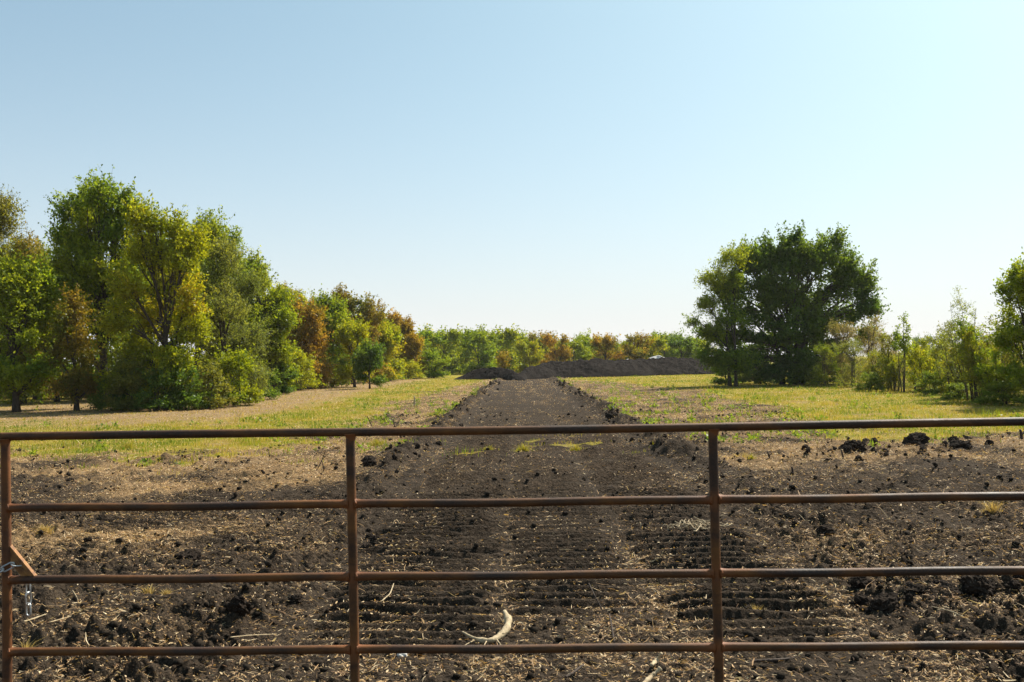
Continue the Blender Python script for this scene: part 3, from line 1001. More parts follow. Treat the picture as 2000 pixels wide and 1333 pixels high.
# --- shrubs under the left row; darker leaf colours put shade along its foot
SHRUB = [gen_tree(60 + k, 1.8, 1.0, base=0.0, clumps=60, per=130, leaf=0.085, crad=0.36, shoot=0.5, nlobes=4, skirt=7, stems=4, trunk_r=0.05, top=0.6) for k in range(3)]
for k, (px, by, w, h, mt, lb) in enumerate((
        (222, 802, .9, 0.75, L_DEEP, "low dark green shrub at the foot of the tallest green tree"),
        (262, 803, 1.1, 1.0, L_OLIVE, "olive shrub at the foot of the yellow green tree, left side"),
        (308, 803, 1.1, 0.8, L_DEEP, "dark shrub under the middle of the yellow green tree"),
        (358, 801, 1.0, 0.85, L_DEEP, "dark green shrub under the right edge of the yellow green tree"),
        (408, 798, 1.1, 0.9, L_OLIVE, "olive shrub left of the feathery tree's foot"),
        (462, 793, 1.2, 1.15, L_BRIGHT, "sunlit green shrub at the foot of the feathery tree"),
        (500, 782, 1.1, 0.85, L_DEEP, "dark green shrub between the feathery and the bright green tree"),
        (542, 770, 1.2, 0.9, L_DEEP, "dark shrub at the foot of the bright green rounded tree"),
        (582, 763, 1.5, 1.3, L_YELLOW, "yellow green shrub below the rust orange tree"),
        (622, 758, 1.4, 1.1, L_OLIVE, "olive shrub between the rust orange and the mid green tree"),
        (40, 776, 2.6, 1.9, L_DEEP, "dark bush added for the shade between the far left trunks"),  # dark bushes from here added to deepen the shade among the trunks
        (105, 772, 2.8, 2.1, L_DEEP, "dark bush added for the shade behind the small rusty tree"),
        (175, 778, 2.4, 1.6, L_DEEP, "dark bush added for the shade under the tallest green tree"),
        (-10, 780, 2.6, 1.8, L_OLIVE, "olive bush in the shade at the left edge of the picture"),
        (760, 744, 1.9, 1.0, L_BRIGHT, "low bright green shrub at the end of the left row"),
        (796, 741, 1.8, 1.0, L_YELLOW, "low yellow green shrub below the amber tree"),
        (842, 739, 2.4, 1.4, L_GREEN, "round green shrub left of the small soil heap"))):
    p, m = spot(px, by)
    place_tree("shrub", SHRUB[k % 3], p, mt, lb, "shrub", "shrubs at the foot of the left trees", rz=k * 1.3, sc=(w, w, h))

# --- far line
FAR = [gen_tree(80 + k, 6.0, 3.4, base=0.02, clumps=95, per=95, leaf=0.28, skirt=7, crad=0.95, shoot=0.4, nlobes=6, aspect=0.65) for k in range(4)]
FARS = [gen_tree(86 + k, 6.0, 2.4, base=0.05, clumps=75, per=80, leaf=0.25, skirt=6, crad=0.75, shoot=0.75, nlobes=6, aspect=0.5, upshoot=1.2) for k in range(2)]
far = [
    (848, 728, 660, 26, L_BRIGHT, FAR[3], "bright green far tree set back between the first two of the far line"),
    (888, 728, 664, 26, L_YELLOW, FAR[0], "yellow green far tree set back between second and third of the far line"),
    (922, 728, 672, 26, L_YELLOW, FAR[1], "yellow green far tree set back above the small soil heap"),
    (955, 728, 658, 28, L_GREEN, FAR[2], "green far tree set back left of the tallest bright green far tree"),
    (992, 728, 668, 26, L_YELLOW, FAR[3], "yellow green far tree set back behind the twiggy brush"),
    (1022, 727, 676, 26, L_GREEN, FAR[0], "low green far tree set back in the gap of the far line"),
    (1047, 725, 670, 24, L_YELLOW, FAR[1], "yellow green far tree set back right beside the gap"),
    (1076, 724, 664, 26, L_BROWN, FAR[2], "brown green far tree set back between the rust coloured pair"),
    (1106, 723, 672, 26, L_YELLOW, FAR[0], "yellow green far tree set back between rust orange and low green ones"),
    (1136, 722, 675, 26, L_BROWN, FAR[1], "brown green far tree set back behind the dark green far tree"),
    (1168, 721, 662, 26, L_YELLOW, FAR[3], "yellow green far tree set back left of the dull orange one"),
    (1200, 720, 670, 26, L_BROWN, FAR[2], "brown green far tree set back right of the dull orange one"),
    (1228, 720, 674, 26, L_GREEN, FAR[0], "green far tree set back left of the bronze far tree"),
    (1257, 719, 664, 26, L_BROWN, FAR[1], "brown green far tree set back right of the bronze far tree"),
    (1286, 718, 672, 26, L_YELLOW, FAR[2], "yellow green far tree set back above the pale rubble"),
    (1318, 717, 668, 26, L_BRIGHT, FAR[3], "bright green far tree set back near the large right tree"),
    (1346, 716, 674, 26, L_YELLOW, FAR[0], "yellow green far tree set back just left of the large right tree"),
  # px, base y, top y, half width px, material, mesh, label
    (828, 728, 646, 30, L_YELLOW, FAR[0], "yellow green far tree next to the end of the left row"),
    (868, 728, 642, 32, L_GREEN, FAR[1], "green far tree second from the left in the far line"),
    (905, 728, 650, 28, L_BRIGHT, FAR[2], "bright green far tree above the tip of the small soil heap"),
    (936, 728, 645, 26, L_GREEN, FAR[3], "green far tree above the middle of the small soil heap"),
    (975, 728, 641, 34, L_BRIGHT, FAR[1], "tallest bright green far tree behind the twiggy brush"),
    (1008, 728, 650, 28, L_GREEN, FAR[0], "green far tree left of the gap in the far line"),
    (1034, 727, 664, 16, L_YELLOW, FAR[2], "low yellow green far tree at the gap in the far line"),
    (1062, 724, 650, 22, L_BROWN, FARS[0], "brown green far tree right of the gap in the far line"),
    (1090, 724, 653, 22, L_ORANGE, FARS[1], "rust orange far tree second right of the gap"),
    (1122, 722, 664, 26, L_BRIGHT, FAR[3], "low bright green far tree before the rust coloured ones"),
    (1150, 721, 653, 24, L_GREEN, FAR[0], "dark green far tree between bright green and rust trees"),
    (1184, 720, 655, 24, L_ORANGE, FARS[0], "dull orange far tree in the middle right of the far line"),
    (1214, 720, 664, 20, L_BRIGHT, FAR[2], "low green far tree right of the dull orange one"),
    (1242, 719, 653, 24, L_BROWN, FARS[1], "bronze far tree above the long soil stockpile"),
    (1270, 718, 660, 24, L_YELLOW, FAR[1], "yellow green far tree right of the bronze far tree"),
    (1300, 717, 650, 24, L_GREEN, FAR[3], "green far tree above the pale rubble on the stockpile"),
    (1332, 716, 652, 22, L_DEEP, FAR[0], "blue green far tree left of the large right tree"),
    (1360, 716, 658, 24, L_GREEN, FAR[2], "green far tree half hidden by the large right tree"),
]
for k, (px, by, top, hw, mt, me, lb) in enumerate(far):
    D = (142.0 if k < 17 else 120.0) + 4 * ((k * 7) % 5)
    b = at_y(px, by, D); t = at_y(px, top, D)
    Hh = t.z
    s = Hh / 6.0
    w = 1.75 * hw / 2000.0 * D / (3.0 if me in FAR else 2.2)
    place_tree("far_tree", me, (b.x, D, 0), mt, lb, "tree", GF, rz=k * 2.1, sc=(w, w, s))
for k, (px, top, hw, lb) in enumerate(((1795, 658, 16, "hazy blue green distant tree left in the gap between saplings"),
                                       (1815, 656, 14, "hazy blue green distant tree in the middle of the gap between saplings"),
                                       (1842, 664, 15, "hazy blue green distant tree right in the gap between saplings"))):
    D = 330.0
    b = at_y(px, 690, D); t = at_y(px, top, D)
    place_tree("far_tree", FAR[k], (b.x, D, 0), L_DEEP, lb, "tree", "hazy distant trees in the right gap", rz=k, sc=(hw / 2000 * D / 2.8,) * 2 + (t.z / 6.0,))


# --- the large right tree and its neighbours
p, m = spot(1548, 752)
def lobe(px, py, rx, rz, dy=0.0):
    return ((px - 1548) * m, dy, (752 - py) * m, rx * m, rx * m * 0.9, rz * m)
big_lobes = [lobe(1650, 545, 42, 40, -.2), lobe(1632, 508, 34, 30, .2), lobe(1690, 565, 28, 34, 0), lobe(1620, 650, 50, 40, .8), lobe(1400, 650, 34, 34, .2),lobe(1455, 545, 44, 42, .3), lobe(1475, 520, 40, 34, -.3), lobe(1430, 570, 38, 38, -.2), lobe(1540, 670, 60, 34, 1.2), lobe(1600, 680, 50, 34, 1.2), lobe(1480, 690, 50, 34, 1.0), lobe(1700, 605, 26, 26, .1), lobe(1560, 470, 26, 20, .2), lobe(1638, 478, 16, 22, 0), lobe(1690, 660, 34, 34, .5), lobe(1600, 496, 44, 30, .2), lobe(1468, 505, 34, 32, .1),lobe(1545, 520, 55, 52), lobe(1510, 500, 50, 42, .6), lobe(1590, 520, 50, 48, -.5), lobe(1555, 500, 45, 32), lobe(1640, 560, 44, 45),
             lobe(1660, 530, 34, 42, .3), lobe(1685, 590, 32, 38, -.3), lobe(1650, 620, 48, 40, .5), lobe(1500, 570, 50, 45, -.6), lobe(1450, 600, 48, 48),
             lobe(1430, 660, 48, 40, .4), lobe(1480, 650, 55, 45, -.6), lobe(1540, 640, 60, 45, -.9), lobe(1600, 640, 55, 45, -.6), lobe(1560, 580, 50, 45, .8),
             lobe(1470, 700, 55, 32, -.3), lobe(1540, 705, 55, 30, -.9), lobe(1620, 690, 50, 40, 0), lobe(1420, 700, 34, 30), lobe(1600, 715, 48, 26, -.8), lobe(1500, 725, 48, 22, -.9), lobe(1560, 728, 48, 20, -1.2), lobe(1440, 722, 34, 22, -.3), lobe(1650, 710, 34, 30, .2), lobe(1575, 600, 60, 45, .2), lobe(1505, 610, 55, 45, .3), lobe(1530, 560, 55, 45, -.2), lobe(1620, 590, 45, 45, .5)]
me = gen_tree(31, 302 * m, 180 * m, clumps=520, per=180, leaf=0.15, crad=0.66, shoot=0.5, lobes=big_lobes, stems=5, trunk_r=0.22, top=0.72, shell=0.25, spread=0.5, upshoot=.6)
place_tree("spreading_tree", me, p, L_DEEP, "large dark green spreading tree alone at the right of the field", "tree", GR)
p2, m2 = spot(1432, 756)
fl = [((px - 1432) * m2, dy, (756 - py) * m2, rx * m2, rx * m2, rz * m2) for px, py, rx, rz, dy in
      ((1435, 512, 34, 30, 0), (1400, 545, 34, 30, .2), (1385, 600, 28, 25, -.2), (1440, 560, 32, 30, .3), (1395, 650, 28, 24, 0), (1365, 628, 24, 9, 0), (1400, 690, 34, 26, 0), (1430, 630, 40, 40, .2), (1440, 700, 40, 30, -.3), (1425, 590, 34, 34, 0))]
me = gen_tree(32, 240 * m2, 70 * m2, clumps=120, per=170, leaf=0.15, aspect=0.30, crad=0.52, shoot=0.85, lobes=fl, stems=2, trunk_r=0.14, droop=0.3, top=0.7, upshoot=.35)
place_tree("feathery_tree", me, p2, L_GREEN, "feathery green tree with long side branches merging into the large right tree's left side", "tree", GR)
for k, (px, by, w, h, mt, lb) in enumerate((
        (1418, 752, 0.9, 0.8, L_DEEP, "small dark shrub under the left side of the large right tree"),
        (1560, 752, 1.5, 0.75, L_GREEN, "low grassy shrub in front of the large right tree's stems"),
        (1480, 750, 1.6, 0.9, L_DEEP, "dark shrub among the stems of the large right tree"),
        (1612, 750, 1.3, 0.7, L_GREEN, "green shrub below the tan bushes beside the large right tree"))):
    q, mm = spot(px, by)
    place_tree("shrub", SHRUB[(k + 1) % 3], q, mt, lb, "shrub", "shrubs under the large right tree", rz=k * 2.0, sc=(w, w, h))

TANB = [gen_tree(71 + k, 4.0, 1.25, base=0.02, skirt=5, clumps=85, per=150, leaf=0.075, aspect=0.30, crad=0.42, shoot=0.8, nlobes=8, stems=3, trunk_r=0.06, top=0.75, upshoot=0.35, shell=.3) for k in range(2)]
for k, (px, by, top, hw, mt, lb) in enumerate((
        (1640, 754, 622, 44, L_TAN, "tan seeding bush against the right edge of the large tree"),
        (1700, 752, 618, 40, L_TAN, "taller tan seeding bush right of the large tree"),
        (1668, 757, 660, 40, L_FEATHER, "lower grey green bush between the two tan seeding bushes"),
        (1735, 758, 650, 36, L_TAN, "tan green bush just left of the bare stemmed sapling"),
        (1712, 760, 684, 40, L_YELLOW, "yellow green thicket bush under the taller tan seeding bush"),
        (1752, 764, 694, 34, L_FEATHER, "grey green thicket bush at the foot of the bare stemmed sapling"),
        (1804, 764, 698, 34, L_YELLOW, "low yellow green thicket bush left of the gap bushes"),
        (1862, 772, 690, 34, L_YELLOW, "yellow green thicket bush around the dark straight stem"),
        (1898, 778, 684, 36, L_FEATHER, "grey green thicket bush around the tallest feathery sapling"),
        (1935, 784, 676, 36, L_YELLOW, "yellow green thicket bush before the right edge tree"),
        (1612, 756, 668, 34, L_GREEN, "green bush tucked under the large tree's right side"),
        (1792, 752, 676, 40, L_YELLOW, "yellow green bush behind the leaning yellowish sapling"),
        (1842, 758, 690, 40, L_GREEN, "green bush behind the low light green sapling"),
        (1880, 762, 664, 40, L_OLIVE, "olive bush behind the brownish sapling"),
        (1915, 768, 650, 36, L_GREEN, "green bush left of the right edge tree"),
        (1958, 776, 640, 36, L_GREEN, "green bush under the right edge tree"),
        (1985, 785, 645, 36, L_TAN, "tan seeding bush at the right edge of the picture"))):
    q, mm = spot(px, by)
    place_tree("bush", TANB[k % 2], q, mt, lb, "bush", "tan bushes right of the large tree", rz=k * 1.7,
               sc=(hw * mm / 1.15,) * 2 + ((by - top) * mm / 4.0,), bark=M_BARK_PALE)


def gen_sapling(seed, H, spread, stems=3, leaves=900, leaf=0.075, aspect=0.5, start=0.25, side=0.35, droop=0.0, r=0.022):
    rng = np.random.RandomState(seed)
    g = Geo(); Cs = []; As = []; hue = []
    for s in range(stems):
        a = rng.rand() * 6.28
        hh = H * rng.uniform(.72, 1.0) if s else H
        tp = np.array([math.cos(a) * spread * rng.uniform(.2, 1), math.sin(a) * spread * rng.uniform(.2, 1), hh])
        if s == 0: tp[:2] *= .35
        t = np.linspace(0, 1, 12)[:, None]
        P = tp * t ** np.array([1.3, 1.3, 1.0]) + np.array([math.cos(a), math.sin(a), 0]) * 0.05 + rng.randn(1, 3) * .02
        P[:, :2] += 0.03 * H * np.sin(t * 6 + rng.rand() * 6) * np.array([[1, .7]]) * t
        P[0, 2] = -0.05
        g.tube(P, r * (1 - .82 * t[:, 0]) * rng.uniform(.7, 1.1), 6)
        nb = int(14 * H / 3)
        for b in range(nb):
            f = rng.uniform(start, .99)
            k = f * 11; i0 = int(k); st = P[i0] * (1 - (k - i0)) + P[min(i0 + 1, 11)] * (k - i0)
            ba = rng.rand() * 6.28
            ln = H * side * rng.uniform(.35, 1.0) * (1.15 - f * .7)
            dv = np.array([math.cos(ba) * .8, math.sin(ba) * .8, rng.uniform(.25, 1.0)]); dv /= np.linalg.norm(dv)
            tt = np.linspace(0, 1, 5)[:, None]
            Q = st + dv * ln * tt + np.array([0, 0, -1]) * droop * (ln * tt) ** 2
            g.tube(Q, np.linspace(.006, .002, 5), 4, False)
            m = max(4, int(leaves / (stems * nb)))
            w = rng.rand(m) ** .7
            Cs.append(st + dv * (ln * w)[:, None] + np.array([0, 0, -1]) * (droop * (ln * w) ** 2)[:, None] + rng.randn(m, 3) * leaf * .8)
            As.append(dv * .6 + rng.randn(m, 3) * .8)
            hue.append(np.full(m, rng.rand() * .7))
    C = np.vstack(Cs); A = np.vstack(As); n = len(C)
    V, Q = leaf_quads(rng, C, A, leaf * rng.uniform(.6, 1.3, n), aspect)
    crown = mk_mesh("crown", V, Q, {"hue": ('FACE', np.clip(np.concatenate(hue) + rng.uniform(-.1, .3, n), 0, 1)), "val": ('FACE', rng.uniform(.7, 1.3, n))})
    return g.mesh("trunk"), crown


for k, (px, by, top, sp, st, lv, lf, asp, mt, sd, dr, lb) in enumerate((
        (1762, 768, 620, .45, 2, 900, .075, .55, L_GREEN, .22, 0, "bare stemmed sapling with upright leafy tips left of the gap"),
        (1745, 764, 690, .5, 4, 1500, .06, .5, L_YELLOW, .3, 0, "yellow green bushy sapling at the foot of the bare stemmed one"),
        (1788, 766, 672, .5, 4, 1500, .065, .5, L_YELLOW, .3, 0, "leaning yellowish sapling just right of the bare stemmed one"),
        (1826, 764, 690, .5, 5, 1500, .07, .5, L_WEED, .35, 0, "low light green sapling in the middle of the sapling row"),
        (1858, 778, 650, .4, 3, 900, .06, .5, L_YELLOW, .22, 0, "yellowish sapling with a dark straight stem right of the gap"),
        (1884, 778, 672, .5, 4, 1400, .06, .5, L_BROWN, .28, 0, "brownish sapling second right of the gap"),
        (1893, 784, 572, .7, 3, 2200, .075, .24, L_FEATHER, .34, .25, "tallest feathery sapling with wispy top leaning left"),
        (1905, 786, 640, .5, 3, 1300, .065, .5, L_YELLOW, .28, 0, "dark two stemmed sapling with yellow green leaves"),
        (1924, 788, 655, .5, 3, 1300, .065, .5, L_OLIVE, .28, 0, "olive sapling next to the right edge tree"),
        (1735, 763, 655, .5, 4, 1500, .07, .5, L_OLIVE, .34, 0, "olive sapling between the tan green bush and the bare stemmed sapling"),
        (1806, 767, 664, .5, 4, 1500, .07, .5, L_YELLOW, .32, 0, "yellow green sapling left of the low light green one"),
        (1846, 772, 640, .5, 4, 1300, .07, .4, L_OLIVE, .32, .1, "slender olive sapling left of the dark straight stem"),
        (1872, 779, 622, .5, 4, 1500, .07, .4, L_FEATHER, .34, .2, "grey green sapling left of the tallest feathery one"),
        (1912, 785, 600, .6, 4, 1700, .07, .45, L_GREEN, .34, .1, "green sapling right of the tallest feathery one"),
        (1966, 789, 610, .6, 4, 1700, .07, .5, L_OLIVE, .36, 0, "olive sapling in front of the right edge tree"),
        (1945, 790, 690, .6, 5, 1500, .07, .5, L_GREEN, .4, 0, "low green sapling at the foot of the right edge tree"),
        (1722, 760, 700, .5, 4, 1400, .07, .5, L_WEED, .4, 0, "low weedy sapling in front of the tan green bush"))):
    q, mm = spot(px, by)
    me = gen_sapling(200 + k, (by - top) * mm, sp * 1.25, st + 1, int(lv * 1.7), lf * 1.15, asp, .2 if k else .55, sd, dr, 0.03 if k in (0, 4, 7) else 0.02)
    place_tree("sapling", me, q, mt, lb, "sapling", "saplings along the right side of the field")

tree_px("broadleaf_tree", 2015, 792, 512, 70, L_GREEN, "leafy green tree cut off by the right edge of the picture", GR, seed=35, clumps=110, per=150, leaf=0.085,
        crad=0.40, base=0.22, shoot=0.75, upshoot=.9, nlobes=8)
# weeds at the foot of the saplings
for k, (px, by, w, h, lb) in enumerate(((1700, 764, .7, .45, "light green weedy clump under the tan bushes"),
                                        (1820, 772, .7, .45, "light green weedy clump below the gap in the saplings"),
                                        (1870, 782, .7, .3, "low weedy clump left of the dark two stemmed sapling"),
                                        (1960, 792, .9, .4, "low weedy clump under the right edge tree"))):
    q, mm = spot(px, by)
    place_tree("weed_clump", SHRUB[k % 3], q, L_WEED, lb, "weeds", "weedy clumps at the foot of the saplings", rz=k * 1.1, sc=(w, w, h))
# green backdrop bushes behind the saplings
for k, (px, by, top, hw, mt, lb) in enumerate(((1760, 738, 690, 40, L_GREEN, "green bush behind the bare stemmed sapling"),
                                               (1830, 735, 684, 40, L_BRIGHT, "bright green bush behind the gap in the saplings"),
                                               (1890, 738, 680, 44, L_GREEN, "green bush behind the feathery tall sapling"),
                                               (1950, 742, 670, 44, L_OLIVE, "olive bush behind the right edge tree"))):
    q, mm = spot(px, by)
    place_tree("bush", FAR[k], q, mt, lb, "bush", "bushes behind the saplings", rz=k, sc=(hw * mm / 3.0,) * 2 + ((by - top) * mm / 6.0,))


# ------------------------------------------------------------------ soil piles
def pile(name, ptsL, width, hts, label, seed):
    """heap along a line of ground points with the given crest heights"""
    P = np.array([(p.x, p.y) for p in ptsL]); hts = np.array(hts, float)
    seg = np.concatenate([[0], np.cumsum(np.hypot(*np.diff(P, axis=0).T))])
    n = int(seg[-1] / 0.11); k = 66
    s = np.linspace(0, seg[-1], n)
    cx_ = np.interp(s, seg, P[:, 0]); cy_ = np.interp(s, seg, P[:, 1]); hh = np.interp(s, seg, hts)
    t = np.linspace(-1, 1, k)
    S, T = np.meshgrid(np.arange(n), t, indexing='ij')
    X = cx_[S]; Y = cy_[S] + T * width
    off = seed * 13.7
    h0 = hh[S]
    prof = np.clip(1 - np.abs(T + 0.12 * PN[0](X / 2.2 + off, Y / 2.2)) ** 1.25, 0, 1)
    Z = h0 * (prof * (1 + 0.10 * PN[1](X / 2.6 + off, Y / 2.6)) + sm(0, .25, prof) * (0.07 * PN[2](X / 0.8, Y / 0.8 + off) + 0.085 * np.abs(PN[3](X / .36 + off, Y / .36)) + 0.05 * PN[4](X / .19, Y / .19)))
    Z = Z - 0.10 * (1 - sm(0, .12, prof))
    V = np.stack([X, Y, Z], -1).reshape(-1, 3)
    i = np.arange(n - 1)[:, None] * k; j = np.arange(k - 1)[None, :]
    Q = np.stack([i + j, i + k + j, i + k + j + 1, i + j + 1], -1).reshape(-1, 4)
    c = V.mean(0); c[2] = 0
    me = mk_mesh(name, V - c, Q, None, False)
    o = put(name, me, M_PILE, None, c)
    tag(o, label, "soil heap", "heaps of black soil at the end of the track")


gp = lambda px, py: at(px, py)
def shift(p, dy):
    return Vector((p.x * (1 + dy / p.y), p.y + dy, 0))
pile("soil_stockpile", [shift(gp(a, b), 2.6) for a, b in ((1000, 743), (1030, 741), (1080, 739), (1180, 737), (1280, 734), (1400, 731), (1500, 729))], 2.7,
     [0.15, 0.9, 1.42, 1.45, 1.52, 1.45, 1.2], "long black soil stockpile right of the track's far end", 1)
pile("soil_heap", [shift(gp(a, b), 2.0) for a, b in ((888, 742), (925, 742), (965, 742), (1000, 742.5), (1025, 743))], 2.1,
     [0.05, 0.75, 1.05, 0.8, 0.15], "smaller black soil heap left of the track's far end", 2)


def rock_mesh(seed, sub=3, amp=0.35, flat=0.7):
    bm = bmesh.new()
    bmesh.ops.create_icosphere(bm, subdivisions=sub, radius=1.0)
    o = Vector((seed * 7.3, seed * 3.1, seed * 1.7))
    for v in bm.verts:
        p = v.co.copy()
        d = 1 + amp * mnoise.noise(p * 1.1 + o) + amp * 0.7 * mnoise.noise(p * 2.7 + o) + amp * 0.50 * abs(mnoise.noise(p * 5.0 + o)) + amp * .40 * mnoise.noise(p * 10 + o) + amp * .25 * mnoise.noise(p * 20 + o)
        v.co = p * d
        v.co.z *= flat
    me = bpy.data.meshes.new("clod_form")
    bm.to_mesh(me); bm.free()
    return me


ROCK = [rock_mesh(k + 1, 3) for k in range(6)]
BIGROCK = [rock_mesh(k + 11, 4, 0.42, 0.8) for k in range(5)]
for k, (px, py, w, lb) in enumerate(((1283, 699, 0.75, "pale rubble lump on top of the long stockpile"), (1226, 703, 0.35, "smaller pale lump on top of the stockpile, left of the other"))):
    q = at_y(px, py, 96.0)
    me = ROCK[k].copy(); me.name = "rubble_lump"
    o = put("rubble_lump", me, M_STONE, None, (q.x, 95.8, q.z - 0.10), (0, 0, k), (w, w * .6, 0.35 * w + .1))
    tag(o, lb, "rubble", "pale rubble on the soil stockpile")

# twiggy brush on the small heap
q = at_y(984, 715, 87.0)
me = gen_sapling(301, 1.9, 1.1, 7, 900, .16, .5, .2, .5, .1, .03)
place_tree("brush_heap", me, (q.x, 87.0, 0.55), L_ORANGE, "twiggy orange brown brush at the end of the track", "brush", None)


# ------------------------------------------------------------------ clods
def clod(px, py, w, label, k, group="large dark clods on the tilled soil", flat=0.8, big=True):
    p = at(px, py)
    z = hz(p.x, p.y)
    s = w / 2000.0 * p.y * 0.5
    me = (BIGROCK if big else ROCK)[k % (5 if big else 6)]
    o = put("soil_clod", me, M_CLOD, None, (p.x, p.y + s * .5, z + s * 0.35 * flat), (0.2 * (k % 3), 0.15 * (k % 4), k * 1.9), (s, s * .85, s * flat))
    tag(o, label, "clod", group)


for k, (px, py, w, lb) in enumerate((
        (1683, 1156, 36, "upright dark clod at the left end of the clod row by the right foreground"),
        (1722, 1152, 36, "rounded dark clod second in the right foreground row"),
        (1732, 1198, 60, "broad dark clod lying forward of the right foreground row"),
        (1690, 1186, 34, "small dark clod left of the broad forward clod"),
        (1790, 1165, 50, "low crumbled clod in the middle of the right foreground row"),
        (1835, 1150, 44, "dark clod left of the biggest one in the right foreground"),
        (1862, 1174, 44, "flat dark clod just before the biggest clod"),
        (1918, 1172, 66, "biggest black block of earth in the right foreground"),
        (1985, 1150, 60, "black block of earth at the right edge of the foreground"),
        (1985, 1162, 26, "small clod beneath the block at the right edge"),
        (1880, 1270, 48, "dark clod below the lowest visible rail at right"),
        (462, 1246, 46, "dark clod just above the lowest rail in the left bay"),
        (1614, 1050, 36, "dark clod in the middle of the right bay"),
        (1580, 1047, 22, "small dark clod left of the middle one in the right bay"),
        (1670, 886, 46, "dark mound of clods beyond the right bay, left one"),
        (1790, 876, 46, "dark mound of clods beyond the right bay, middle one"),
        (1880, 884, 38, "dark mound of clods beyond the right bay, right one"),
        (136, 947, 16, "single dark clod in pale straw at the left"),
        (222, 962, 18, "single dark clod right of the lone left one"),
        (720, 916, 30, "dark clod just right of the second gate post"),
        (718, 1068, 26, "dark clod right of the second post, under the second rail"),
        (575, 1182, 30, "dark clod before the second post in the left bay"),
        (360, 1097, 52, "long low clod in the left bay above the third rail"),
        (1196, 822, 24, "round reddish topped clod at the right windrow near the top rail"))):
    clod(px, py, w, lb, k, flat=0.62 if w > 55 and py < 900 else 0.85)

rng = np.random.RandomState(77)
for x0, y0, x1, y1, n, smax, lb, gl_ in (
        (1560, 893, 1965, 872, 44, 17, "dark clod in the broken row of clods beyond the right bay", "clods in the row beyond the right bay"),
        (1650, 1190, 2000, 1160, 36, 24, "dark clod among the large clods in the right foreground", "clods around the large ones in the right foreground"),
        (690, 905, 735, 1085, 14, 16, "dark clod on the bare soil close to the second gate post", "clods close to the second gate post")):
    for k in range(n):
        t = rng.rand()
        p = at(x0 + (x1 - x0) * t + rng.randn() * 8, y0 + (y1 - y0) * t + rng.randn() * 9)
        sc_ = rng.uniform(.35, 1.0) * smax / 2000 * p.y * .6
        o = put("soil_clod", ROCK[k % 6], M_CLOD, None, (p.x, p.y, hz(p.x, p.y) + sc_ * .3), (rng.rand() * 3, rng.rand() * 3, rng.rand() * 6), (sc_, sc_ * .9, sc_ * .8))
        tag(o, lb, "clod", gl_)
for side, lb, n in ((-1, "dark clod in the low ridge along the left edge of the track", 85), (1, "dark clod in the low ridge along the right edge of the track", 95)):
    for k in range(n):
        y = 15 + 55 * rng.rand() ** 1.2
        u = side * (TRACK_HALF + 0.30 + 0.22 * float(PN[3](np.array(y / 3.1), np.array(side * 5.0))) + rng.randn() * 0.26)
        x = float(xc(y)) + u
        s = rng.uniform(.035, .085) * (1 + (rng.rand() < .12) * .5) * (.45 + .010 * y)
        o = put("soil_clod", ROCK[k % 6], M_CLOD, None, (x, y, hz(x, y) + s * .1), (rng.rand() * 3, rng.rand() * 3, rng.rand() * 6), (s, s * .9, s * .8))
        tag(o, lb, "clod", "clods in the ridge along the %s edge of the track" % ("left" if side < 0 else "right"))


def crumbs(n=16000):
    """uncountable small crumbs of soil"""
    rng = np.random.RandomState(5)
    bm = bmesh.new(); bmesh.ops.create_icosphere(bm, subdivisions=1, radius=1.0)
    base = np.array([v.co[:] for v in bm.verts]); F = np.array([[v.index for v in f.verts] for f in bm.faces]); bm.free()
    d = 4.2 + 26 * rng.rand(n) ** 1.8
    a = rng.uniform(-.58, .58, n)
    x = d * np.tan(a); y = d
    g, s, dry, wd = masks(x, y)
    cl = PN[10](x / 1.3, y / 1.3)
    intr = np.abs(x - xc(y)) < TRACK_HALF
    ok = (rng.rand(n) < (1 - g) * np.where(intr, .25, .35 + .9 * sm(0, .5, cl)))
    x, y, d = x[ok], y[ok], d[ok]
    n = len(x)
    sz = 0.005 + 0.022 * rng.rand(n) ** 3 + 0.0005 * d
    z = height(x, y) + sz * .3
    V = base[None] * (1 + .35 * rng.randn(n, len(base), 1)) * sz[:, None, None] * np.array([1, 1, .8])
    ca, sa = np.cos(rng.rand(n) * 6), np.sin(rng.rand(n) * 6)
    V = V + np.stack([x, y, z], -1)[:, None]
    Fa = (F[None] + (np.arange(n) * len(base))[:, None, None]).reshape(-1, 3)
    o = put("soil_crumbs", mk_mesh("soil_crumbs", V.reshape(-1, 3), Fa), M_CRUMB)
    tag(o, "small crumbs of dark soil strewn over the tilled ground", "soil crumbs", None, "stuff")


crumbs()


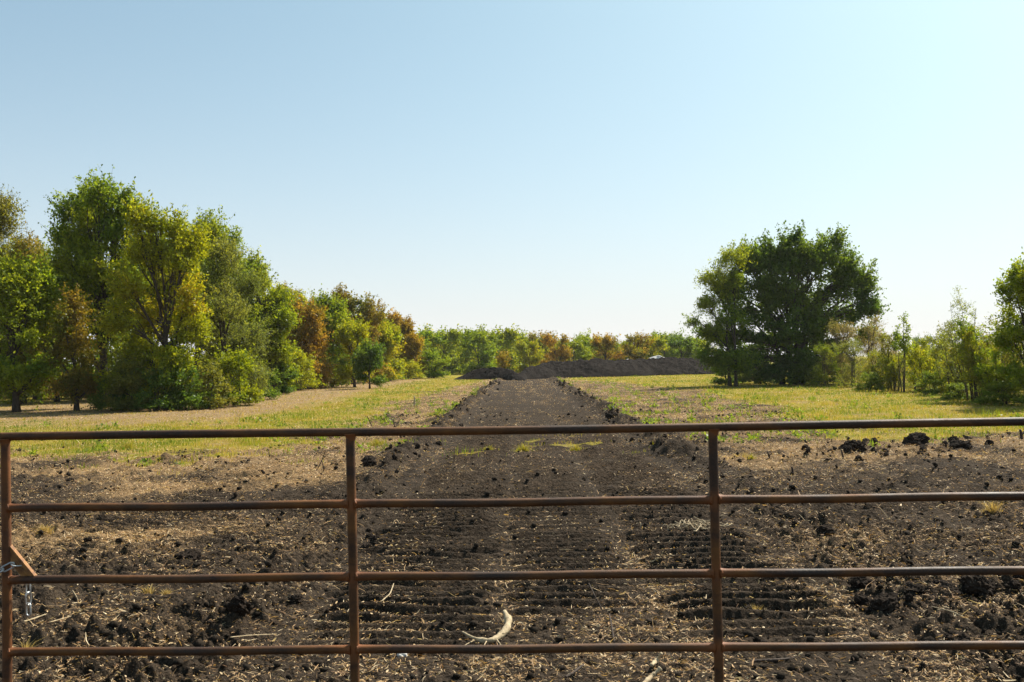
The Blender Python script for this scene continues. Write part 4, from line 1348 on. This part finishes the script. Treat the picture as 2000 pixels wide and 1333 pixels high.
# ------------------------------------------------------------------ straw litter and grass
def straw(n=1250000):
    rng = np.random.RandomState(8)
    d = 3.8 * np.exp(rng.rand(n) ** 1.08 * math.log(88 / 3.8))
    a = rng.uniform(-.60, .60, n)
    x = d * np.tan(a); y = d
    g, s, dry, wd = masks(x, y)
    cl = PN[5](x / 0.6, y / 0.6)
    ok = rng.rand(n) < np.clip(s * (0.65 + .8 * cl), 0.04, 1) * (1 - .6 * g)
    x, y, d = x[ok], y[ok], d[ok]; n = len(x)
    L = np.clip(np.where(rng.rand(n) < .06, np.exp(rng.randn(n) * .45 - 3.0), np.exp(rng.randn(n) * .5 - 4.05)), .007, .15) * (1 + .03 * d)
    w = (0.0006 + 0.0013 * rng.rand(n) ** 2) + 0.00013 * d
    chip = rng.rand(n) < .10
    w = np.where(chip, w * 2.6, w); L = np.where(chip, L * .6, L)
    th = rng.rand(n) * 6.283
    tilt = rng.randn(n) * .28
    A = np.stack([np.cos(th) * np.cos(tilt), np.sin(th) * np.cos(tilt), np.sin(tilt)], -1)
    up = unit(rng.randn(n, 3) * .45 + np.array([0, 0, 1]))
    B = unit(np.cross(up, A))
    bend = unit(np.cross(A, B)) * (rng.randn(n) * .08 * L)[:, None] + B * (rng.randn(n) * .08 * L)[:, None]
    c = np.stack([x, y, height(x, y) + .006 + np.abs(np.sin(tilt)) * L * .42], -1)
    e0, e1 = c - A * L[:, None] / 2, c + A * L[:, None] / 2
    c = c + bend
    W = B * w[:, None]
    V = np.stack([e0 - W * .5, e0 + W * .5, c - W, c + W, e1 - W * .4, e1 + W * .4], 1).reshape(-1, 3)
    b = (np.arange(n) * 6)[:, None]
    Q = np.concatenate([b + np.array([[0, 1, 3, 2]]), b + np.array([[2, 3, 5, 4]])], 1).reshape(-1, 4)
    hue = np.clip(rng.beta(1.5, 1.4, n), 0, 1)
    o = put("straw_litter", mk_mesh("straw_litter", V, Q, {"hue": ('FACE', np.repeat(hue, 2))}), M_STRAW)
    tag(o, "broken straw and root bits littering the dark soil", "straw litter", None, "stuff")


def blades(rng, x, y, z, h, w, hue, lean=.35):
    n = len(x)
    th = rng.rand(n) * 6.283
    ln = h * np.abs(rng.randn(n)) * lean
    fx = rng.rand(n) * 6.283
    B = np.stack([np.cos(fx), np.sin(fx), 0 * fx], -1) * (w / 2)[:, None]
    p = np.stack([x, y, z - .01], -1)
    tip = p + np.stack([np.cos(th) * ln, np.sin(th) * ln, h], -1)
    mid = p * .45 + tip * .55 - np.stack([np.cos(th) * ln * .22, np.sin(th) * ln * .22, -h * .06], -1)
    V = np.stack([p - B, p + B, mid - B * .7, mid + B * .7, tip], 1).reshape(-1, 3)
    b = (np.arange(n) * 5)[:, None]
    Q = b + np.array([[0, 1, 3, 2]]); T = b + np.array([[2, 3, 4]])
    return V, Q, T, np.concatenate([hue, hue])


def grass(n=420000):
    rng = np.random.RandomState(9)
    d = 13.0 * np.exp(rng.rand(n) * math.log(100 / 13.0))
    a = rng.uniform(-.57, .57, n)
    x = d * np.tan(a); y = d
    g, s, dry, wd = masks(x, y)
    cl = PN[3](x / .5, y / .5)
    dens = g * np.clip(.60 + 1.3 * cl + .5 * PN[10](x / 2.2, y / 3.), .05, 1) * (1 - .40 * dry) + .14 * wd * sm(.1, .5, PN[8](x / .9, y / .9))
    ok = rng.rand(n) < dens
    x, y, d, dry, g = x[ok], y[ok], d[ok], dry[ok], g[ok]; n = len(x)
    tall = sm(.1, .7, PN[9](x / 1.4, y / 1.4))
    h = (0.035 + .05 * rng.rand(n) + .16 * tall * rng.rand(n) ** 1.5) * (1 - .35 * dry)
    w = .004 + .00042 * d
    hue = np.clip(.34 + .60 * PN[0](x / 3.0 + 9, y / 5.0) + .45 * PN[2](x / .8, y / 1.2) + .5 * dry + .16 * rng.randn(n), 0, 1)
    V, Q, T, hh = blades(rng, x, y, height(x, y), h, w, hue)
    o = put("grass", mk_mesh("grass", V, [Q, T], {"hue": ('FACE', hh)}), M_GRASS)
    tag(o, "short yellow green grass over the field beyond the tilled soil", "grass", None, "stuff")


def weeds(n=9000):
    rng = np.random.RandomState(10)
    d = 15 * np.exp(rng.rand(n) * math.log(85 / 15)); a = rng.uniform(-.5, .55, n)
    x = d * np.tan(a); y = d
    g, s, dry, wd = masks(x, y)
    cl = PN[7](x / 1.6, y / 1.6)
    ok = rng.rand(n) < (wd * .9 + .22 * g * (1 - dry)) * sm(-.1, .4, cl)
    x, y, d = x[ok], y[ok], d[ok]; n = len(x); k = 22
    z = height(x, y)
    sz = rng.uniform(.05, .17, n) * (1 + .006 * d)
    X = np.repeat(x, k); Yy = np.repeat(y, k); Z = np.repeat(z, k); S = np.repeat(sz, k)
    m = n * k
    dv = unit(rng.randn(m, 3) + np.array([0, 0, .9])); dv[:, 2] = np.abs(dv[:, 2])
    C = np.stack([X, Yy, Z], -1) + dv * (S * rng.rand(m) ** .6)[:, None]
    V, Q = leaf_quads(rng, C, dv + rng.randn(m, 3) * .4, S * rng.uniform(.35, .6, m), .5)
    o = put("weeds", mk_mesh("weeds", V, Q, {"hue": ('FACE', rng.rand(m)), "val": ('FACE', rng.uniform(.7, 1.3, m))}), L_WEED)
    tag(o, "scattered small green weeds along both sides of the track", "weeds", None, "stuff")


straw(); grass(); weeds()


def tuft(px, py, w, h, label, seed, mat, n=160, group="yellow grass tufts on the soil", lean=1.0):
    rng = np.random.RandomState(seed)
    p = at(px, py); m = p.y / 2000
    r = w * m / 2
    n = int(n * .8); a = rng.rand(n) * 6.28; q = np.minimum(np.abs(rng.randn(n)) * .45, .85) * r
    x = p.x + q * np.cos(a); y = p.y + q * np.sin(a) * .8
    z = height(x, y)
    V, Q, T, hh = blades(rng, x, y, z, rng.uniform(.15, 1.15, n) * np.exp(-(q / (r * .9)) ** 2) * h * 1.2 * m, np.full(n, .003 + .00032 * p.y), rng.rand(n) if mat is M_DRYGRASS else rng.uniform(.3, .75, n), lean)
    V = V - np.array([p.x, p.y, 0])
    o = put("grass_tuft", mk_mesh("grass_tuft", V, [Q, T], {"hue": ('FACE', hh)}), mat, None, (p.x, p.y, 0))
    tag(o, label, "grass tuft", group)


for k, a in enumerate((
        (1941, 1008, 46, 26, "golden dry straw tuft standing alone in the right bay", M_DRYGRASS),
        (1022, 878, 60, 14, "yellow grass tuft in the middle of the track behind the top rail", M_GRASS),
        (1125, 876, 46, 12, "small yellow grass tuft on the track right of the middle one", M_GRASS),
        (955, 880, 50, 10, "sparse yellow grass tuft on the track left of the middle one", M_GRASS),
        (248, 878, 80, 16, "bright yellow green tuft behind the top rail in the left bay", M_GRASS),
        (310, 904, 26, 10, "small yellow tuft in straw in the left bay", M_GRASS),
        (1450, 905, 90, 14, "ochre dry grass patch right of the third post", M_DRYGRASS),
        (1467, 911, 24, 14, "small green tuft beside the ochre patch", M_GRASS),
        (290, 1160, 34, 20, "short dry tuft under the third rail at left", M_DRYGRASS),
        (325, 1163, 26, 14, "flat dry tuft right of the short one under the third rail", M_DRYGRASS),
        (88, 1050, 44, 16, "dry tuft near the gate brace", M_DRYGRASS),
        (50, 1290, 30, 30, "dry tuft below the lowest visible rail at left", M_DRYGRASS),
        (1470, 1195, 70, 22, "scruffy dry tuft right of the third post in the foreground", M_DRYGRASS),
        (735, 868, 60, 14, "yellow grass tuft right of the second post under the top rail", M_GRASS))):
    tuft(a[0], a[1], a[2], a[3], a[4], 400 + k, a[5], 240 if a[2] > 40 else 120)


# ------------------------------------------------------------------ sticks, twigs and stalks
def stick(name, pts, rad, mat, label, cat, group=None, side=(), sides=8):
    """pts: list of (px, py, height) on the ground; side: (start index, list of pts, radius)"""
    def W3(q):
        p = at(q[0], q[1])
        p = at(q[0], q[1], hz(p.x, p.y) + q[2])
        return np.array(p[:])
    P = np.array([W3(q) for q in pts])
    n = len(P)
    def smooth(P, k=24):
        t = np.linspace(0, len(P) - 1, k)
        idx = np.arange(len(P))
        Q = np.stack([np.interp(t, idx, P[:, c]) for c in range(3)], -1)
        for _ in range(3):
            Q[1:-1] = (Q[:-2] + 2 * Q[1:-1] + Q[2:]) / 4
        return Q
    g = Geo()
    Q = smooth(P)
    rr = np.interp(np.linspace(0, 1, len(Q)), np.linspace(0, 1, len(rad)), rad)
    rngs = np.random.RandomState(int(pts[0][0]))
    rr = rr * (1 + .17 * rngs.randn(len(rr)))
    g.tube(Q, rr, sides)
    for sp, r0 in side:
        S = smooth(np.array([W3(q) for q in sp]), 8)
        g.tube(S, np.linspace(r0, r0 * .35, 8), 5)
    V = g
    base = P[0].copy()
    for i in range(len(g.V)): g.V[i] = g.V[i] - base
    o = put(name, g.mesh(name), mat, None, base)
    tag(o, label, cat, group)


stick("broken_branch", [(985, 1194, .10), (994, 1210, .085), (992, 1228, .05), (975, 1245, .025), (958, 1253, .02), (940, 1252, .02), (918, 1244, .03), (903, 1234, .05)],
      [.012, .018, .021, .019, .016, .013, .007, .004], M_STICK, "pale curved broken branch on the soil above the lowest rail", "branch", None,
      [([(950, 1253, .02), (945, 1262, .01)], .005), ([(970, 1250, .02), (980, 1262, 0)], .005), ([(930, 1249, .02), (905, 1262, 0)], .004), ([(982, 1238, .03), (990, 1234, .05)], .005)])
for k, (pts, rd, mt, lb) in enumerate((
        ([(1150, 1140, .16), (1162, 1165, .10), (1178, 1195, .04)], [.004, .005, .004], M_STICKD, "thin dark stick leaning up right of the track middle"),
        ([(1190, 1200, .06), (1196, 1230, .03), (1200, 1254, .0)], [.004, .005, .004], M_STICKD, "thin dark stick just below the other dark one"),
        ([(1104, 1323, .03), (1122, 1313, .035), (1140, 1298, .05)], [.006, .008, .005], M_STICKD, "short black stick at the bottom of the picture"),
        ([(1255, 1338, .02), (1272, 1322, .03), (1290, 1306, .045)], [.012, .011, .010], M_STICK, "thick pale stick at the bottom edge right of the middle"),
        ([(1272, 1300, .03), (1283, 1290, .035), (1292, 1276, .05)], [.009, .010, .006], M_STICK, "knotty pale root piece above the thick pale stick"),
        ([(18, 1229, .03), (40, 1216, .04), (62, 1210, .03), (95, 1198, .04)], [.005, .005, .004, .003], M_STICK, "thin pale twig at the left edge of the foreground"),
        ([(96, 1216, .02), (135, 1205, .03), (165, 1197, .03)], [.003, .003, .002], M_STICK, "fine pale twig right of the left edge twig"),
        ([(1438, 1239, .01), (1468, 1248, .02), (1498, 1254, .01)], [.005, .005, .003], M_STICKD, "dark twig right of the third post near the lowest rail"),
        ([(1470, 1292, .01), (1510, 1290, .015), (1552, 1286, .01)], [.007, .008, .006], M_STICKD, "straight brown stick below the lowest rail at right"),
        ([(450, 1245, .01), (490, 1241, .02), (540, 1239, .01)], [.002, .003, .002], M_STICK, "fine straw coloured stalk in the left bay"),
        ([(1820, 1185, .02), (1860, 1195, .03), (1895, 1212, .02)], [.003, .004, .002], M_STICK, "pale root strand before the biggest black clod"),
        ([(1454, 992, .01), (1462, 997, .02), (1472, 1003, .01)], [.003, .004, .003], M_STICK, "short pale twig under the second rail at right"),
        ([(745, 1175, .0), (762, 1160, .04), (769, 1140, .08)], [.004, .004, .003], M_STICK, "grey curved twig under the third rail in the middle bay"))):
    stick("twig", pts, rd, mt, lb, "twig", "loose sticks and twigs on the soil", (), 6)
# a heap of roots by the third post
rs = np.random.RandomState(31)
g = Geo()
pc = at(1360, 1042); zc = hz(pc.x, pc.y)
for k in range(34):
    a = rs.rand() * 6.28; l = rs.uniform(.08, .32); c = rs.randn(2) * np.array([.13, .08])
    t = np.linspace(-1, 1, 6)
    P = np.stack([c[0] + np.cos(a) * l * .5 * t, c[1] + np.sin(a) * l * .5 * t, .02 + .03 * rs.rand() + .03 * np.abs(t) * rs.randn() + .02 * np.sin(t * 3)], -1)
    g.tube(P, np.linspace(.006, .002, 6), 5)
o = put("twig_pile", g.mesh("twig_pile"), M_STICK, None, (pc.x, pc.y, zc))
tag(o, "pale tangle of twigs on the soil left of the third post", "twig pile")
# upright stubs and stalks
for k, (px, by, top, dx, r, mt, lb, br) in enumerate((
        (809, 797, 776, 1, .035, M_STICK, "short weathered stake stub in the weeds left of the track", 0),
        (64, 917, 884, -6, .006, M_STICKD, "dark dry stalk behind the gate's left end", 2),
        (190, 896, 876, 5, .005, M_STICKD, "slim dark stalk in the grass of the left bay", 0),
        (618, 924, 888, 20, .007, M_STICKD, "forked dark stalk left of the second post", 2),
        (632, 925, 905, -3, .009, M_STICKD, "short dark stub beside the forked stalk", 0),
        (524, 894, 882, 2, .010, M_STICKD, "small dark stub under the top rail in the left bay", 1),
        (726, 834, 816, -8, .016, M_STICKD, "dark leaning stalk beyond the top rail right of the second post", 0),
        (770, 832, 822, -2, .016, M_STICKD, "brown stub beyond the top rail left of the track", 0),
        (1502, 903, 888, -2, .018, M_STICKD, "dark stub among weeds in the right bay", 1),
        (1646, 903, 884, -2, .016, M_STICKD, "reddish stub in front of the dark clod mound at right", 0),
        (1546, 932, 918, 2, .018, M_STICKD, "dark brown stub in straw in the right bay", 0),
        (1736, 935, 918, 2, .005, M_STICKD, "thin stalk above the second rail at right", 0),
        (1780, 1040, 1018, 0, .005, M_STICKD, "thin stalk in the middle of the right bay", 0),
        (152, 1180, 1158, -8, .005, M_STICK, "bent pale stalk in the left bay under the third rail", 1),
        (1994, 862, 842, 0, .03, M_STICKD, "dark stump at the right edge behind the top rail", 1))):
    p = at(px, by); m = p.y / 2000; z = hz(p.x, p.y)
    g = Geo()
    hh = (by - top) * m
    t = np.linspace(0, 1, 7)
    P = np.stack([dx * m * t + .01 * np.sin(4 * t), 0 * t, hh * t - .03 * (1 - t)], -1)
    g.tube(P, r * (1 - .35 * t), 6)
    for b in range(br):
        s0 = P[3 + b]
        e = s0 + np.array([(-1) ** b * hh * .5, .05 * hh, hh * .45])
        g.tube(np.array([s0, (s0 + e) / 2 + np.array([0, 0, .03 * hh]), e]), np.array([r * .5, r * .4, r * .2]), 5)
    o = put("stalk", g.mesh("stalk"), mt, None, (p.x, p.y, z))
    tag(o, lb, "stalk", "stubs and stalks standing in the field")
# the white stone below the lowest rail
p = at(786, 1293)
o = put("pale_stone", rock_mesh(41, 3, .3, .7), M_STONE, None, (p.x, p.y, hz(p.x, p.y) + .012), (0, .2, .4), (.027, .022, .020))
tag(o, "white stone under the lowest rail right of the second post", "stone")
for k, (px, py, s, lb) in enumerate(((1105, 1008, .03, "pale chip of stone on the track under the second rail"), (846, 1082, .03, "pale upright chip in the middle bay above the third rail"), (172, 1062, .05, "tan rounded stone in straw at the left"), (1638, 1192, .045, "pale chip beside the clod row in the right foreground"))):
    p = at(px, py)
    o = put("pale_stone", ROCK[k].copy(), M_STONE, None, (p.x, p.y, hz(p.x, p.y) + .01), (0, .2, k), (s, s * .7, s * .5))
    tag(o, lb, "stone", "pale stones on the soil")



# ------------------------------------------------------------------ the hazy summer air
bm = bmesh.new()
bmesh.ops.create_cube(bm, size=1.0)
for v in bm.verts:
    v.co = Vector((v.co.x * 2000, v.co.y * 2000, -1.2 + (v.co.z + 0.5) * 15.0))
me = bpy.data.meshes.new("haze"); bm.to_mesh(me); bm.free()
hm, hnt, hout = new_mat("thin_haze")
pv = hnt.nodes.new("ShaderNodeVolumePrincipled")
pv.inputs["Color"].default_value = (0.98, 0.97, 0.95, 1)
pv.inputs["Density"].default_value = 0.00016
pv.inputs["Anisotropy"].default_value = 0.2
hnt.links.new(pv.outputs[0], hout.inputs["Volume"])
ho = put("haze", me, hm)
tag(ho, "thin pale haze over the far trees and the horizon", "haze", None, "stuff")
